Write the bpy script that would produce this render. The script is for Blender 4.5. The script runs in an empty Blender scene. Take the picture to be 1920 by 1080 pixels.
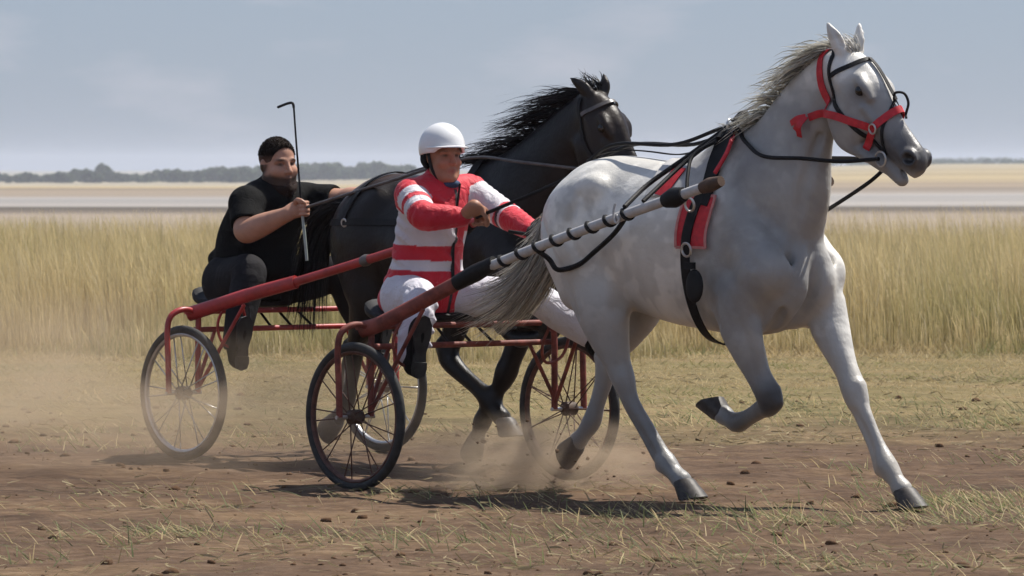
import bpy, math, random
import numpy as np
from mathutils import Vector, Matrix

SC = bpy.context.scene
COL = SC.collection
R = math.radians
rng = np.random.default_rng(7)
random.seed(7)

# ------------------------------------------------------------------ camera
CAM_H = 1.5
cam_data = bpy.data.cameras.new("camera")
cam_data.sensor_width = 36.0
cam_data.lens = 198.4
cam_data.clip_start = 0.1
cam_data.clip_end = 9000.0
cam_data.dof.use_dof = True
cam_data.dof.focus_distance = 25.6
cam_data.dof.aperture_fstop = 14.0
cam = bpy.data.objects.new("camera", cam_data)
cam.location = (0.0, 0.0, CAM_H)
cam.rotation_euler = (R(90.0 - 1.2346), 0.0, 0.0)
COL.objects.link(cam)
SC.camera = cam

# ------------------------------------------------------------------ world and sun
SUN_EL, SUN_AZ = 59.0, 33.0          # azimuth counted from +X towards +Y
world = bpy.data.worlds.new("World")
SC.world = world
world.use_nodes = True
wn, wl = world.node_tree.nodes, world.node_tree.links
wn.clear()
w_out = wn.new("ShaderNodeOutputWorld")
w_bg = wn.new("ShaderNodeBackground")
w_bg.inputs["Strength"].default_value = 0.066
sky = wn.new("ShaderNodeTexSky")
sky.sky_type = 'NISHITA'
sky.sun_disc = False
sky.sun_elevation = R(SUN_EL)
sky.sun_rotation = R(90.0 - SUN_AZ)
sky.altitude = 200.0
sky.air_density = 1.0
sky.dust_density = 0.3
sky.ozone_density = 3.0
# thin high cloud: a soft veil of noise over the whole sky
tc = wn.new("ShaderNodeTexCoord")
mp = wn.new("ShaderNodeMapping"); mp.inputs["Scale"].default_value = (1.0, 1.0, 3.2)
cn = wn.new("ShaderNodeTexNoise"); cn.inputs["Scale"].default_value = 26.0; cn.inputs["Detail"].default_value = 6.0
cn.inputs["Roughness"].default_value = 0.55
cr = wn.new("ShaderNodeValToRGB")
cr.color_ramp.elements[0].position = 0.52; cr.color_ramp.elements[0].color = (0, 0, 0, 1)
cr.color_ramp.elements[1].position = 0.80; cr.color_ramp.elements[1].color = (0.75, 0.75, 0.75, 1)
mx = wn.new("ShaderNodeMixRGB"); mx.blend_type = 'MIX'
mx.inputs["Color2"].default_value = (6.4, 6.5, 7.3, 1)
veil = wn.new("ShaderNodeMixRGB"); veil.inputs["Fac"].default_value = 0.65      # milky summer veil over the whole sky
veil.inputs["Color2"].default_value = (3.9, 4.7, 6.5, 1)
tint = wn.new("ShaderNodeMixRGB"); tint.blend_type = 'MULTIPLY'; tint.inputs["Fac"].default_value = 1.0
tint.inputs["Color2"].default_value = (0.80, 0.86, 0.95, 1)
wl.new(tc.outputs["Generated"], mp.inputs["Vector"]); wl.new(mp.outputs["Vector"], cn.inputs["Vector"])
wl.new(cn.outputs["Fac"], cr.inputs["Fac"]); wl.new(cr.outputs["Color"], mx.inputs["Fac"])
wl.new(sky.outputs["Color"], tint.inputs["Color1"]); wl.new(tint.outputs["Color"], veil.inputs["Color1"]); wl.new(veil.outputs["Color"], mx.inputs["Color1"])
wl.new(mx.outputs["Color"], w_bg.inputs["Color"]); wl.new(w_bg.outputs["Background"], w_out.inputs["Surface"])

sun_data = bpy.data.lights.new("sun", 'SUN')
sun_data.energy = 5.0
sun_data.angle = R(0.6)
sun_data.color = (1.0, 0.95, 0.87)
sun = bpy.data.objects.new("sun", sun_data)
sd = Vector((math.cos(R(SUN_EL)) * math.cos(R(SUN_AZ)), math.cos(R(SUN_EL)) * math.sin(R(SUN_AZ)), math.sin(R(SUN_EL))))
sun.rotation_euler = sd.to_track_quat('Z', 'Y').to_euler()
sun.location = (20, 10, 30)
COL.objects.link(sun)

SC.view_settings.view_transform = 'Standard'
SC.view_settings.look = 'None'
SC.view_settings.exposure = 0.4
SC.view_settings.gamma = 1.0
SC.view_settings.use_curve_mapping = False
SC.render.engine = 'CYCLES'
SC.cycles.use_denoising = True
SC.cycles.max_bounces = 5
SC.cycles.diffuse_bounces = 3
SC.cycles.use_adaptive_sampling = True
SC.cycles.adaptive_threshold = 0.03
SC.cycles.volume_step_rate = 3.0
SC.cycles.volume_max_steps = 96
SC.cycles.volume_bounces = 1
SC.cycles.transparent_max_bounces = 16

# ------------------------------------------------------------------ object helpers
def tag(o, label=None, cat=None, group=None, kind=None):
    if label: o["label"] = label
    if cat: o["category"] = cat
    if group: o["group"] = group
    if kind: o["kind"] = kind
    return o

def link(o, parent=None):
    COL.objects.link(o)
    if parent is not None: o.parent = parent
    return o

def empty(name, loc=(0, 0, 0), rz=0.0):
    o = bpy.data.objects.new(name, None)
    o.empty_display_size = 0.2
    o.location = loc; o.rotation_euler = (0, 0, rz)
    return link(o)

def mesh_np(name, V, F, mat=None, smooth=True, col=None):
    """mesh from numpy vertices and equal-sized faces (or a list of face arrays)"""
    me = bpy.data.meshes.new(name)
    V = np.asarray(V, dtype=np.float32)
    Fs = F if isinstance(F, list) else [F]
    Fs = [np.asarray(f, dtype=np.int32) for f in Fs if len(f)]
    nl = sum(f.size for f in Fs); nf = sum(len(f) for f in Fs)
    me.vertices.add(len(V)); me.loops.add(nl); me.polygons.add(nf)
    me.vertices.foreach_set("co", V.ravel())
    me.loops.foreach_set("vertex_index", np.concatenate([f.ravel() for f in Fs]))
    tot = np.concatenate([np.full(len(f), f.shape[1], dtype=np.int32) for f in Fs])
    st = np.zeros(nf, dtype=np.int32); st[1:] = np.cumsum(tot)[:-1]
    me.polygons.foreach_set("loop_start", st)
    me.polygons.foreach_set("use_smooth", np.full(nf, smooth, dtype=bool))
    me.update(calc_edges=True)
    if col is not None:
        a = me.color_attributes.new("Col", 'FLOAT_COLOR', 'POINT')
        c = np.ones((len(V), 4), dtype=np.float32); c[:, :3] = col
        a.data.foreach_set("color", c.ravel())
    if mat is not None: me.materials.append(mat)
    return me

class MB:
    """collects simple shapes; build() links them as ONE mesh object"""
    def __init__(s): s.v = []; s.f3 = []; s.f4 = []; s.n = 0
    def add(s, V, F):
        V = np.asarray(V, dtype=float)
        for f in F:
            f = [int(i) + s.n for i in f]
            if len(f) == 3: s.f3.append(f)
            elif len(f) == 4: s.f4.append(f)
            else:
                for i in range(1, len(f) - 1): s.f3.append([f[0], f[i], f[i + 1]])
        s.v.append(V); s.n += len(V)
        return s
    def tube(s, pts, r, seg=10, cap=True, closed=False):
        P = np.asarray(pts, dtype=float); n = len(P)
        rr = np.full(n, r, dtype=float) if np.isscalar(r) else np.asarray(r, dtype=float)
        V, prev = [], None
        for i in range(n):
            a = P[(i - 1) % n] if (closed or i > 0) else P[i]
            b = P[(i + 1) % n] if (closed or i < n - 1) else P[i]
            t = b - a; t = t / (np.linalg.norm(t) + 1e-9)
            if prev is None:
                u = np.cross(t, [0, 0, 1.0])
                if np.linalg.norm(u) < 0.1: u = np.cross(t, [0, 1.0, 0])
            else:
                u = prev - t * np.dot(prev, t)
            u = u / (np.linalg.norm(u) + 1e-9); prev = u
            w = np.cross(t, u)
            for k in range(seg):
                q = 2 * math.pi * k / seg
                V.append(P[i] + rr[i] * (math.cos(q) * u + math.sin(q) * w))
        F = []
        m = n if closed else n - 1
        for i in range(m):
            j = (i + 1) % n
            for k in range(seg):
                k2 = (k + 1) % seg
                F.append([i * seg + k, i * seg + k2, j * seg + k2, j * seg + k])
        if cap and not closed:
            F.append(list(range(seg))[::-1]); F.append(list(range((n - 1) * seg, n * seg)))
        return s.add(V, F)
    def box(s, c, size, rot=None):
        hx, hy, hz = [q / 2 for q in size]
        V = np.array([[x, y, z] for x in (-hx, hx) for y in (-hy, hy) for z in (-hz, hz)])
        if rot is not None: V = V @ np.asarray(rot, dtype=float).T
        V = V + np.asarray(c, dtype=float)
        F = [[0, 1, 3, 2], [4, 6, 7, 5], [0, 4, 5, 1], [2, 3, 7, 6], [0, 2, 6, 4], [1, 5, 7, 3]]
        return s.add(V, F)
    def bar(s, a, b, w, t, up=(0, 0, 1)):
        """rectangular bar from a to b, w across, t thick along up"""
        a = np.asarray(a, float); b = np.asarray(b, float)
        d = b - a; L = np.linalg.norm(d); d = d / L
        y = np.cross(up, d); y = y / (np.linalg.norm(y) + 1e-9); z = np.cross(d, y)
        return s.box((a + b) / 2, (L, w, t), np.stack([d, y, z], axis=1))
    def ring(s, c, ax, Rr, r, seg=48, rs=10, sx=1.0):
        ax = np.asarray(ax, float); ax /= np.linalg.norm(ax)
        u = np.cross(ax, [0, 0, 1.0])
        if np.linalg.norm(u) < 0.1: u = np.array([1.0, 0, 0])
        u /= np.linalg.norm(u); w = np.cross(ax, u)
        V, F = [], []
        for i in range(seg):
            q = 2 * math.pi * i / seg; e = math.cos(q) * u + math.sin(q) * w
            for k in range(rs):
                p = 2 * math.pi * k / rs
                V.append(np.asarray(c) + e * (Rr + r * math.cos(p)) + ax * r * sx * math.sin(p))
        for i in range(seg):
            j = (i + 1) % seg
            for k in range(rs):
                k2 = (k + 1) % rs
                F.append([i * rs + k, j * rs + k, j * rs + k2, i * rs + k2])
        return s.add(V, F)
    def ball(s, c, rad, rot=None, nu=20, nv=12):
        rad = np.ones(3) * rad if np.isscalar(rad) else np.asarray(rad, float)
        V = [[0, 0, 1.0]]
        for i in range(1, nv):
            a = math.pi * i / nv
            for k in range(nu):
                b = 2 * math.pi * k / nu
                V.append([math.sin(a) * math.cos(b), math.sin(a) * math.sin(b), math.cos(a)])
        V.append([0, 0, -1.0]); V = np.array(V) * rad
        if rot is not None: V = V @ np.asarray(rot, float).T
        F = []
        for k in range(nu): F.append([0, 1 + k, 1 + (k + 1) % nu])
        for i in range(nv - 2):
            for k in range(nu):
                a = 1 + i * nu + k; b = 1 + i * nu + (k + 1) % nu
                F.append([a, a + nu, b + nu, b])
        last = len(V) - 1; o = 1 + (nv - 2) * nu
        for k in range(nu): F.append([last, o + (k + 1) % nu, o + k])
        return s.add(V + np.asarray(c, float), F)
    def loft(s, rings, cap=True):
        n = len(rings[0]); V = np.concatenate([np.asarray(r, float) for r in rings]); F = []
        for i in range(len(rings) - 1):
            for k in range(n):
                k2 = (k + 1) % n
                F.append([i * n + k, i * n + k2, (i + 1) * n + k2, (i + 1) * n + k])
        if cap:
            F.append(list(range(n))[::-1]); F.append(list(range((len(rings) - 1) * n, len(rings) * n)))
        return s.add(V, F)
    def mesh(s, name, mat, smooth=True):
        V = np.concatenate(s.v)
        return mesh_np(name, V, [np.array(s.f4, dtype=np.int32).reshape(-1, 4), np.array(s.f3, dtype=np.int32).reshape(-1, 3)], mat, smooth)
    def build(s, name, mat, parent=None, smooth=True, edge=40):
        me = s.mesh(name, mat, smooth)
        if smooth and edge:
            me.set_sharp_from_angle(angle=R(edge))
        return link(bpy.data.objects.new(name, me), parent)

def spline(P, n=8):
    """Catmull-Rom through rows of P (any number of columns), n samples per span"""
    P = np.asarray(P, dtype=float)
    if len(P) < 3:
        t = np.linspace(0, 1, n + 1)[:, None]
        return P[0] * (1 - t) + P[-1] * t
    Q = np.vstack([2 * P[0] - P[1], P, 2 * P[-1] - P[-2]])
    out = []
    for i in range(1, len(Q) - 2):
        p0, p1, p2, p3 = Q[i - 1], Q[i], Q[i + 1], Q[i + 2]
        for t in np.linspace(0, 1, n, endpoint=False):
            out.append(0.5 * ((2 * p1) + (-p0 + p2) * t + (2 * p0 - 5 * p1 + 4 * p2 - p3) * t * t + (-p0 + 3 * p1 - 3 * p2 + p3) * t ** 3))
    out.append(P[-1])
    return np.array(out)

# ------------------------------------------------------------------ implicit-surface modelling (bodies)
class Field:
    def __init__(s, lo, hi, h):
        s.lo = np.asarray(lo, float); s.h = h
        s.n = np.ceil((np.asarray(hi, float) - s.lo) / h).astype(int) + 1
        s.ax = [(s.lo[i] + h * np.arange(s.n[i])).astype(np.float32) for i in range(3)]
        s.D = np.full(tuple(s.n), 1.0, dtype=np.float32)
    def _box(s, lo, hi):
        a = np.clip(np.floor((np.asarray(lo) - s.lo) / s.h).astype(int), 0, s.n)
        b = np.clip(np.ceil((np.asarray(hi) - s.lo) / s.h).astype(int) + 1, 0, s.n)
        sl = tuple(slice(a[i], b[i]) for i in range(3))
        X = s.ax[0][sl[0]][:, None, None]; Y = s.ax[1][sl[1]][None, :, None]; Z = s.ax[2][sl[2]][None, None, :]
        return sl, X, Y, Z
    def _put(s, sl, d, k, sub=False):
        a = s.D[sl]
        if a.size == 0: return
        d = np.broadcast_to(d, a.shape)
        if sub:
            a = -a
        if k > 1e-6:
            hh = np.clip(0.5 + 0.5 * (d - a) / k, 0, 1)
            r = d + (a - d) * hh - k * hh * (1 - hh)
        else:
            r = np.minimum(a, d)
        s.D[sl] = -r if sub else r
    def chain(s, pts, k=0.03, sub=False, smooth=6):
        """pts rows: x y z r [lateral scale]; swept sphere with a flattened section"""
        P = np.array([tuple(q) + (1.0,) * (5 - len(q)) for q in pts], float)
        if smooth and len(P) > 2: P = spline(P, smooth)
        m = P[:, 3].max() * max(1.0, P[:, 4].max()) + k + 4 * s.h
        sl, X, Y, Z = s._box(P[:, :3].min(0) - m, P[:, :3].max(0) + m)
        best = None
        for a, b in zip(P[:-1], P[1:]):
            e = b[:3] - a[:3]; L2 = float(e @ e) + 1e-12
            t = np.clip(((X - a[0]) * e[0] + (Y - a[1]) * e[1] + (Z - a[2]) * e[2]) / L2, 0, 1)
            sc = a[4] + (b[4] - a[4]) * t
            d = np.sqrt((X - a[0] - e[0] * t) ** 2 + ((Y - a[1] - e[1] * t) / sc) ** 2 + (Z - a[2] - e[2] * t) ** 2) - (a[3] + (b[3] - a[3]) * t)
            best = d if best is None else np.minimum(best, d)
        s._put(sl, best, k, sub)
    def ell(s, c, rad, k=0.03, rot=None, sub=False):
        rad = np.asarray(rad, float); m = rad.max() + k + 4 * s.h
        sl, X, Y, Z = s._box(np.asarray(c) - m, np.asarray(c) + m)
        x, y, z = X - c[0], Y - c[1], Z - c[2]
        if rot is not None:
            M = np.asarray(rot, float)            # columns are the ellipsoid's axes
            x, y, z = (M[0, i] * x + M[1, i] * y + M[2, i] * z for i in range(3))
        k0 = np.sqrt((x / rad[0]) ** 2 + (y / rad[1]) ** 2 + (z / rad[2]) ** 2)
        k1 = np.sqrt((x / rad[0] ** 2) ** 2 + (y / rad[1] ** 2) ** 2 + (z / rad[2] ** 2) ** 2) + 1e-6
        s._put(sl, k0 * (k0 - 1.0) / k1, k, sub)
    def loft(s, o, ds, dn, st, k=0.03, y0=0.0, p=2.0):
        """section loft along ds (unit, in x-z), dn its normal; rows: s front back halfwidth narrow_front narrow_back"""
        st = spline(np.asarray(st, float), 8)
        m = 0.5
        S = [np.array(o) + ds * r[0] + dn * q for r in st for q in (r[1], r[2])]
        lo = np.min(S, axis=0) - 0.1; hi = np.max(S, axis=0) + 0.1
        w = st[:, 3].max() + 0.1; lo[1] = y0 - w; hi[1] = y0 + w
        sl, X, Y, Z = s._box(lo, hi)
        ss = (X - o[0]) * ds[0] + (Z - o[2]) * ds[2]
        nn = (X - o[0]) * dn[0] + (Z - o[2]) * dn[2]
        sc = np.clip(ss, st[0, 0], st[-1, 0])
        g = lambda j: np.interp(sc, st[:, 0], st[:, j]).astype(np.float32)
        nf, nb, hw = g(1), g(2), g(3)
        mid = nb + 0.5 * (nf - nb); hh = np.maximum(0.5 * (nf - nb), 1e-3)
        q = (nn - mid) / hh
        w = hw * (1 - g(4) * np.clip(q, 0, 1) ** 1.5 - g(5) * np.clip(-q, 0, 1) ** 1.5)
        w = np.maximum(w, 1e-3)
        rr = (np.abs((Y - y0) / w) ** p + np.abs(q) ** p) ** (1.0 / p)
        d = (rr - 1.0) * np.minimum(hh, w)
        ex = np.abs(ss - sc)
        d = np.where(ex > 0, np.sqrt(np.maximum(d, 0) ** 2 + ex ** 2), d)
        s._put(sl, d.astype(np.float32), k)
    def sample(s, p):
        q = (np.asarray(p, float) - s.lo) / s.h
        i = np.clip(np.floor(q).astype(int), 0, s.n - 2); f = q - i
        D = s.D; r = 0.0
        for a in (0, 1):
            for b in (0, 1):
                for c in (0, 1):
                    w = (f[..., 0] if a else 1 - f[..., 0]) * (f[..., 1] if b else 1 - f[..., 1]) * (f[..., 2] if c else 1 - f[..., 2])
                    r = r + w * D[i[..., 0] + a, i[..., 1] + b, i[..., 2] + c]
        return r
    def grad(s, p):
        p = np.asarray(p, float); g = np.zeros_like(p); e = s.h * 1.5
        for i in range(3):
            o = np.zeros(3); o[i] = e
            g[..., i] = s.sample(p + o) - s.sample(p - o)
        return g / (np.linalg.norm(g, axis=-1, keepdims=True) + 1e-9)
    def snap(s, p, off=0.0, it=8, maxd=0.25):
        """move points onto the surface (offset outwards by off)"""
        p = np.array(p, float)
        for _ in range(it):
            d = np.clip(s.sample(p) - off, -maxd, 0.06)
            p = p - s.grad(p) * d[..., None] * 0.8
        return p
    def surface(s):
        D = s.D; S = D < 0
        n = s.n
        c = np.zeros(tuple(n - 1), dtype=np.int8)
        for a in (0, 1):
            for b in (0, 1):
                for e in (0, 1):
                    c += S[a:n[0] - 1 + a, b:n[1] - 1 + b, e:n[2] - 1 + e]
        act = np.argwhere((c > 0) & (c < 8))
        idx = np.full(tuple(n - 1), -1, dtype=np.int32)
        idx[act[:, 0], act[:, 1], act[:, 2]] = np.arange(len(act))
        corner = {}
        for a in (0, 1):
            for b in (0, 1):
                for e in (0, 1):
                    corner[(a, b, e)] = D[act[:, 0] + a, act[:, 1] + b, act[:, 2] + e]
        acc = np.zeros((len(act), 3)); cnt = np.zeros(len(act))
        for ka in corner:
            for axn in range(3):
                if ka[axn] == 0:
                    kb = list(ka); kb[axn] = 1; kb = tuple(kb)
                    va, vb = corner[ka], corner[kb]
                    m = (va < 0) != (vb < 0)
                    t = np.where(m, va / np.where(np.abs(va - vb) < 1e-9, 1e-9, va - vb), 0)
                    pos = np.tile(np.array(ka, float), (len(act), 1)); pos[:, axn] = t
                    acc += pos * m[:, None]; cnt += m
        V = s.lo + s.h * (act + acc / cnt[:, None])
        F = []
        for axn in range(3):
            o1, o2 = [(1, 2), (2, 0), (0, 1)][axn]
            sl0 = [slice(1, n[i] - 1) for i in range(3)]; sl0[axn] = slice(0, n[axn] - 1)
            sl1 = list(sl0); sl1[axn] = slice(1, n[axn])
            A, B = S[tuple(sl0)], S[tuple(sl1)]
            e = np.argwhere(A != B)
            off = np.array([1, 1, 1]); off[axn] = 0
            e = e + off
            flip = S[e[:, 0], e[:, 1], e[:, 2]]
            d1 = np.zeros(3, int); d1[o1] = 1; d2 = np.zeros(3, int); d2[o2] = 1
            q = [idx[tuple((e - x).T)] for x in (d1 + d2, d2, np.zeros(3, int), d1)]
            q = np.stack(q, axis=1)
            q = np.where(flip[:, None], q, q[:, ::-1])
            F.append(q[(q >= 0).all(1)])
        return V, np.concatenate(F)

def ss(a, b, x):
    t = np.clip((x - a) / (b - a), 0, 1)
    return t * t * (3 - 2 * t)

def relax(V, F, it=2, lam=0.5):
    e = np.concatenate([F[:, [0, 1]], F[:, [1, 2]], F[:, [2, 3]], F[:, [3, 0]]])
    for _ in range(it):
        acc = np.zeros_like(V); c = np.bincount(e[:, 0], minlength=len(V)) + np.bincount(e[:, 1], minlength=len(V))
        for i in range(3):
            acc[:, i] = np.bincount(e[:, 0], V[e[:, 1], i], len(V)) + np.bincount(e[:, 1], V[e[:, 0], i], len(V))
        V = V + lam * (acc / np.maximum(c, 1)[:, None] - V)
    return V

# ------------------------------------------------------------------ materials
def new_mat(name):
    m = bpy.data.materials.new(name); m.use_nodes = True
    nt = m.node_tree; b = nt.nodes["Principled BSDF"]
    return m, nt, b

def noise(nt, scale, detail=4.0, rough=0.55, vec=None):
    n = nt.nodes.new("ShaderNodeTexNoise")
    n.inputs["Scale"].default_value = scale; n.inputs["Detail"].default_value = detail; n.inputs["Roughness"].default_value = rough
    if vec is not None: nt.links.new(vec, n.inputs["Vector"])
    return n

def ramp(nt, fac, stops):
    r = nt.nodes.new("ShaderNodeValToRGB")
    el = r.color_ramp.elements
    while len(el) < len(stops): el.new(0.5)
    for e, (p, c) in zip(el, stops):
        e.position = p; e.color = (*c, 1) if len(c) == 3 else c
    nt.links.new(fac, r.inputs["Fac"])
    return r

def mixc(nt, a, b, fac, mode='MIX'):
    m = nt.nodes.new("ShaderNodeMixRGB"); m.blend_type = mode
    for i, s in (("Color1", a), ("Color2", b), ("Fac", fac)):
        if isinstance(s, (int, float)): m.inputs[i].default_value = s
        elif isinstance(s, tuple): m.inputs[i].default_value = (*s, 1)
        else: nt.links.new(s, m.inputs[i])
    return m.outputs["Color"]

def bump(nt, b, h, strength=0.3, dist=0.01):
    n = nt.nodes.new("ShaderNodeBump"); n.inputs["Strength"].default_value = strength; n.inputs["Distance"].default_value = dist
    nt.links.new(h, n.inputs["Height"]); nt.links.new(n.outputs["Normal"], b.inputs["Normal"])

def objco(nt):
    return nt.nodes.new("ShaderNodeTexCoord").outputs["Object"]

def simple(name, c, rough=0.6, var=0.25, scale=12.0, metal=0.0, bmp=0.15, bscale=60.0, spec=0.4):
    """plain paint, leather or cloth with a little uneven wear"""
    m, nt, b = new_mat(name); v = objco(nt)
    n = noise(nt, scale, 5.0, 0.6, v)
    lo = tuple(x * (1 - var) for x in c); hi = tuple(min(1, x * (1 + var)) for x in c)
    r = ramp(nt, n.outputs["Fac"], [(0.3, lo), (0.7, hi)])
    nt.links.new(r.outputs["Color"], b.inputs["Base Color"])
    b.inputs["Roughness"].default_value = rough; b.inputs["Metallic"].default_value = metal
    b.inputs["Specular IOR Level"].default_value = spec
    if bmp: bump(nt, b, noise(nt, bscale, 3.0, 0.5, v).outputs["Fac"], bmp, 0.004)
    return m

def vcol_mat(name, rough=0.5, var=0.12, scale=8.0, sheen=0.0, bmp=0.1, bscale=90.0, spec=0.4, stretch=(1, 1, 1)):
    """colour from the mesh's own colour attribute, broken up by noise"""
    m, nt, b = new_mat(name); v = objco(nt)
    at = nt.nodes.new("ShaderNodeVertexColor"); at.layer_name = "Col"
    mpn = nt.nodes.new("ShaderNodeMapping"); mpn.inputs["Scale"].default_value = stretch
    nt.links.new(v, mpn.inputs["Vector"])
    n = noise(nt, scale, 6.0, 0.6, mpn.outputs["Vector"])
    r = ramp(nt, n.outputs["Fac"], [(0.25, (1 - var,) * 3), (0.75, (1 + var,) * 3)])
    c = mixc(nt, at.outputs["Color"], r.outputs["Color"], 1.0, 'MULTIPLY')
    nt.links.new(c, b.inputs["Base Color"])
    b.inputs["Roughness"].default_value = rough
    b.inputs["Sheen Weight"].default_value = sheen
    b.inputs["Specular IOR Level"].default_value = spec
    if bmp: bump(nt, b, noise(nt, bscale, 3.0, 0.6, mpn.outputs["Vector"]).outputs["Fac"], bmp, 0.004)
    return m

M_red = simple("red_enamel", (0.36, 0.032, 0.03), 0.4, 0.35, 9.0, spec=0.5, bmp=0.05)
M_rust = simple("weathered_red_paint", (0.185, 0.050, 0.036), 0.6, 0.55, 14.0, bmp=0.25, spec=0.3)
M_black = simple("black_leather", (0.009, 0.0085, 0.009), 0.6, 0.4, 25.0, spec=0.25)
M_rubber = simple("tyre_rubber", (0.03, 0.029, 0.028), 0.75, 0.5, 18.0)
M_steel = simple("dull_steel", (0.5, 0.5, 0.5), 0.35, 0.2, 20.0, metal=0.9)
M_white_wrap = simple("white_tape", (0.47, 0.46, 0.45), 0.5, 0.18, 30.0)
M_redweb = simple("red_webbing", (0.55, 0.025, 0.035), 0.55, 0.2, 40.0)
M_hoof = simple("hoof_horn", (0.055, 0.047, 0.042), 0.55, 0.5, 30.0, bmp=0.3)
M_eye = simple("eye_dark", (0.006, 0.005, 0.005), 0.08, 0.1, 30.0, bmp=0.0, spec=0.6)
# ------------------------------------------------------------------ the two teams' frames
class Team:
    """x forward along the direction of travel, y to the left, z up; origin under the axle"""
    def __init__(s, o, th):
        s.o = np.array([o[0], o[1], 0.0]); s.th = R(th); s.rz = -s.th
        s.u = np.array([math.cos(s.th), -math.sin(s.th), 0]); s.l = np.array([math.sin(s.th), math.cos(s.th), 0])
    def w(s, p):
        p = np.asarray(p, float)
        return s.o + p[..., 0:1] * s.u + p[..., 1:2] * s.l + p[..., 2:3] * np.array([0, 0, 1.0])
    def thing(s, name, base=(0, 0, 0)):
        o = empty(name, s.w(np.array(base))[:3], s.rz)
        return o
TA = Team((-0.225, 26.45), 48)        # sulky and driver in front
TB = Team((-1.177, 29.2), 48)         # sulky and driver behind
HA = Team((-0.225, 26.45), 44)        # their horses pull a little to the left of the carts
HB = Team((-1.177, 29.2), 44)

def sub(P, base):
    P = np.array(P, float); P[..., :3] -= np.asarray(base)[:3]; return P

def part(name, mb, mat, root, base, smooth=True, edge=40):
    """a mesh modelled in the team frame, parented under a thing standing at base"""
    for v in mb.v: v -= np.asarray(base, float)
    return mb.build(name, mat, root, smooth, edge)

def strands(paths, widths, root_frac=0.0, twist=None):
    """flat tapered hair ribbons; paths (n,m,3), widths (n,)"""
    P = np.asarray(paths, float); n, m, _ = P.shape
    T = np.gradient(P, axis=1); T /= np.linalg.norm(T, axis=2, keepdims=True) + 1e-9
    rv = rng.normal(size=(n, 1, 3))
    W = np.cross(T, np.broadcast_to(rv, T.shape)); W /= np.linalg.norm(W, axis=2, keepdims=True) + 1e-9
    t = np.linspace(0, 1, m)[None, :, None]
    taper = (1 - t ** 2.2) * 0.9 + 0.1
    A = P + W * taper * widths[:, None, None] * 0.5; B = P - W * taper * widths[:, None, None] * 0.5
    V = np.stack([A, B], axis=2).reshape(-1, 3)
    i = np.arange(n)[:, None] * m * 2 + np.arange(m - 1)[None, :] * 2
    F = np.stack([i, i + 1, i + 3, i + 2], axis=-1).reshape(-1, 4)
    return V, F

def hoof_mesh(c, ang_f, ang_n, y, scale=1.12, ytilt=0.0):
    """horn capsule: coronet centre c (x,z), toe direction and sole normal as angles in the x-z plane"""
    f = np.array([math.cos(R(ang_f)), 0, math.sin(R(ang_f))]); n = np.array([math.cos(R(ang_n)), 0, math.sin(R(ang_n))])
    l = np.array([0, 1.0, 0]); c = np.array([c[0], y, c[1]])
    mb = MB(); rings = []
    for h, ro, sh in ((-0.012, 0.040, -0.006), (0.0, 0.047, 0.0), (0.02, 0.051, 0.008), (0.05, 0.058, 0.022), (0.074, 0.063, 0.032), (0.078, 0.060, 0.032)):
        rg = []
        for k in range(20):
            q = 2 * math.pi * k / 20
            a, b = math.cos(q), math.sin(q)
            ex = (1.12 * a if a > 0 else 0.80 * a)
            # the heels are lower than the toe
            hh = h * (1.0 if a > 0 else 1.0 - 0.12 * (-a))
            rg.append(c + n * hh * scale + f * (sh + ro * ex) * scale + l * ro * 0.95 * b * scale)
        rings.append(rg)
    mb.loft(rings)
    return mb

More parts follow.
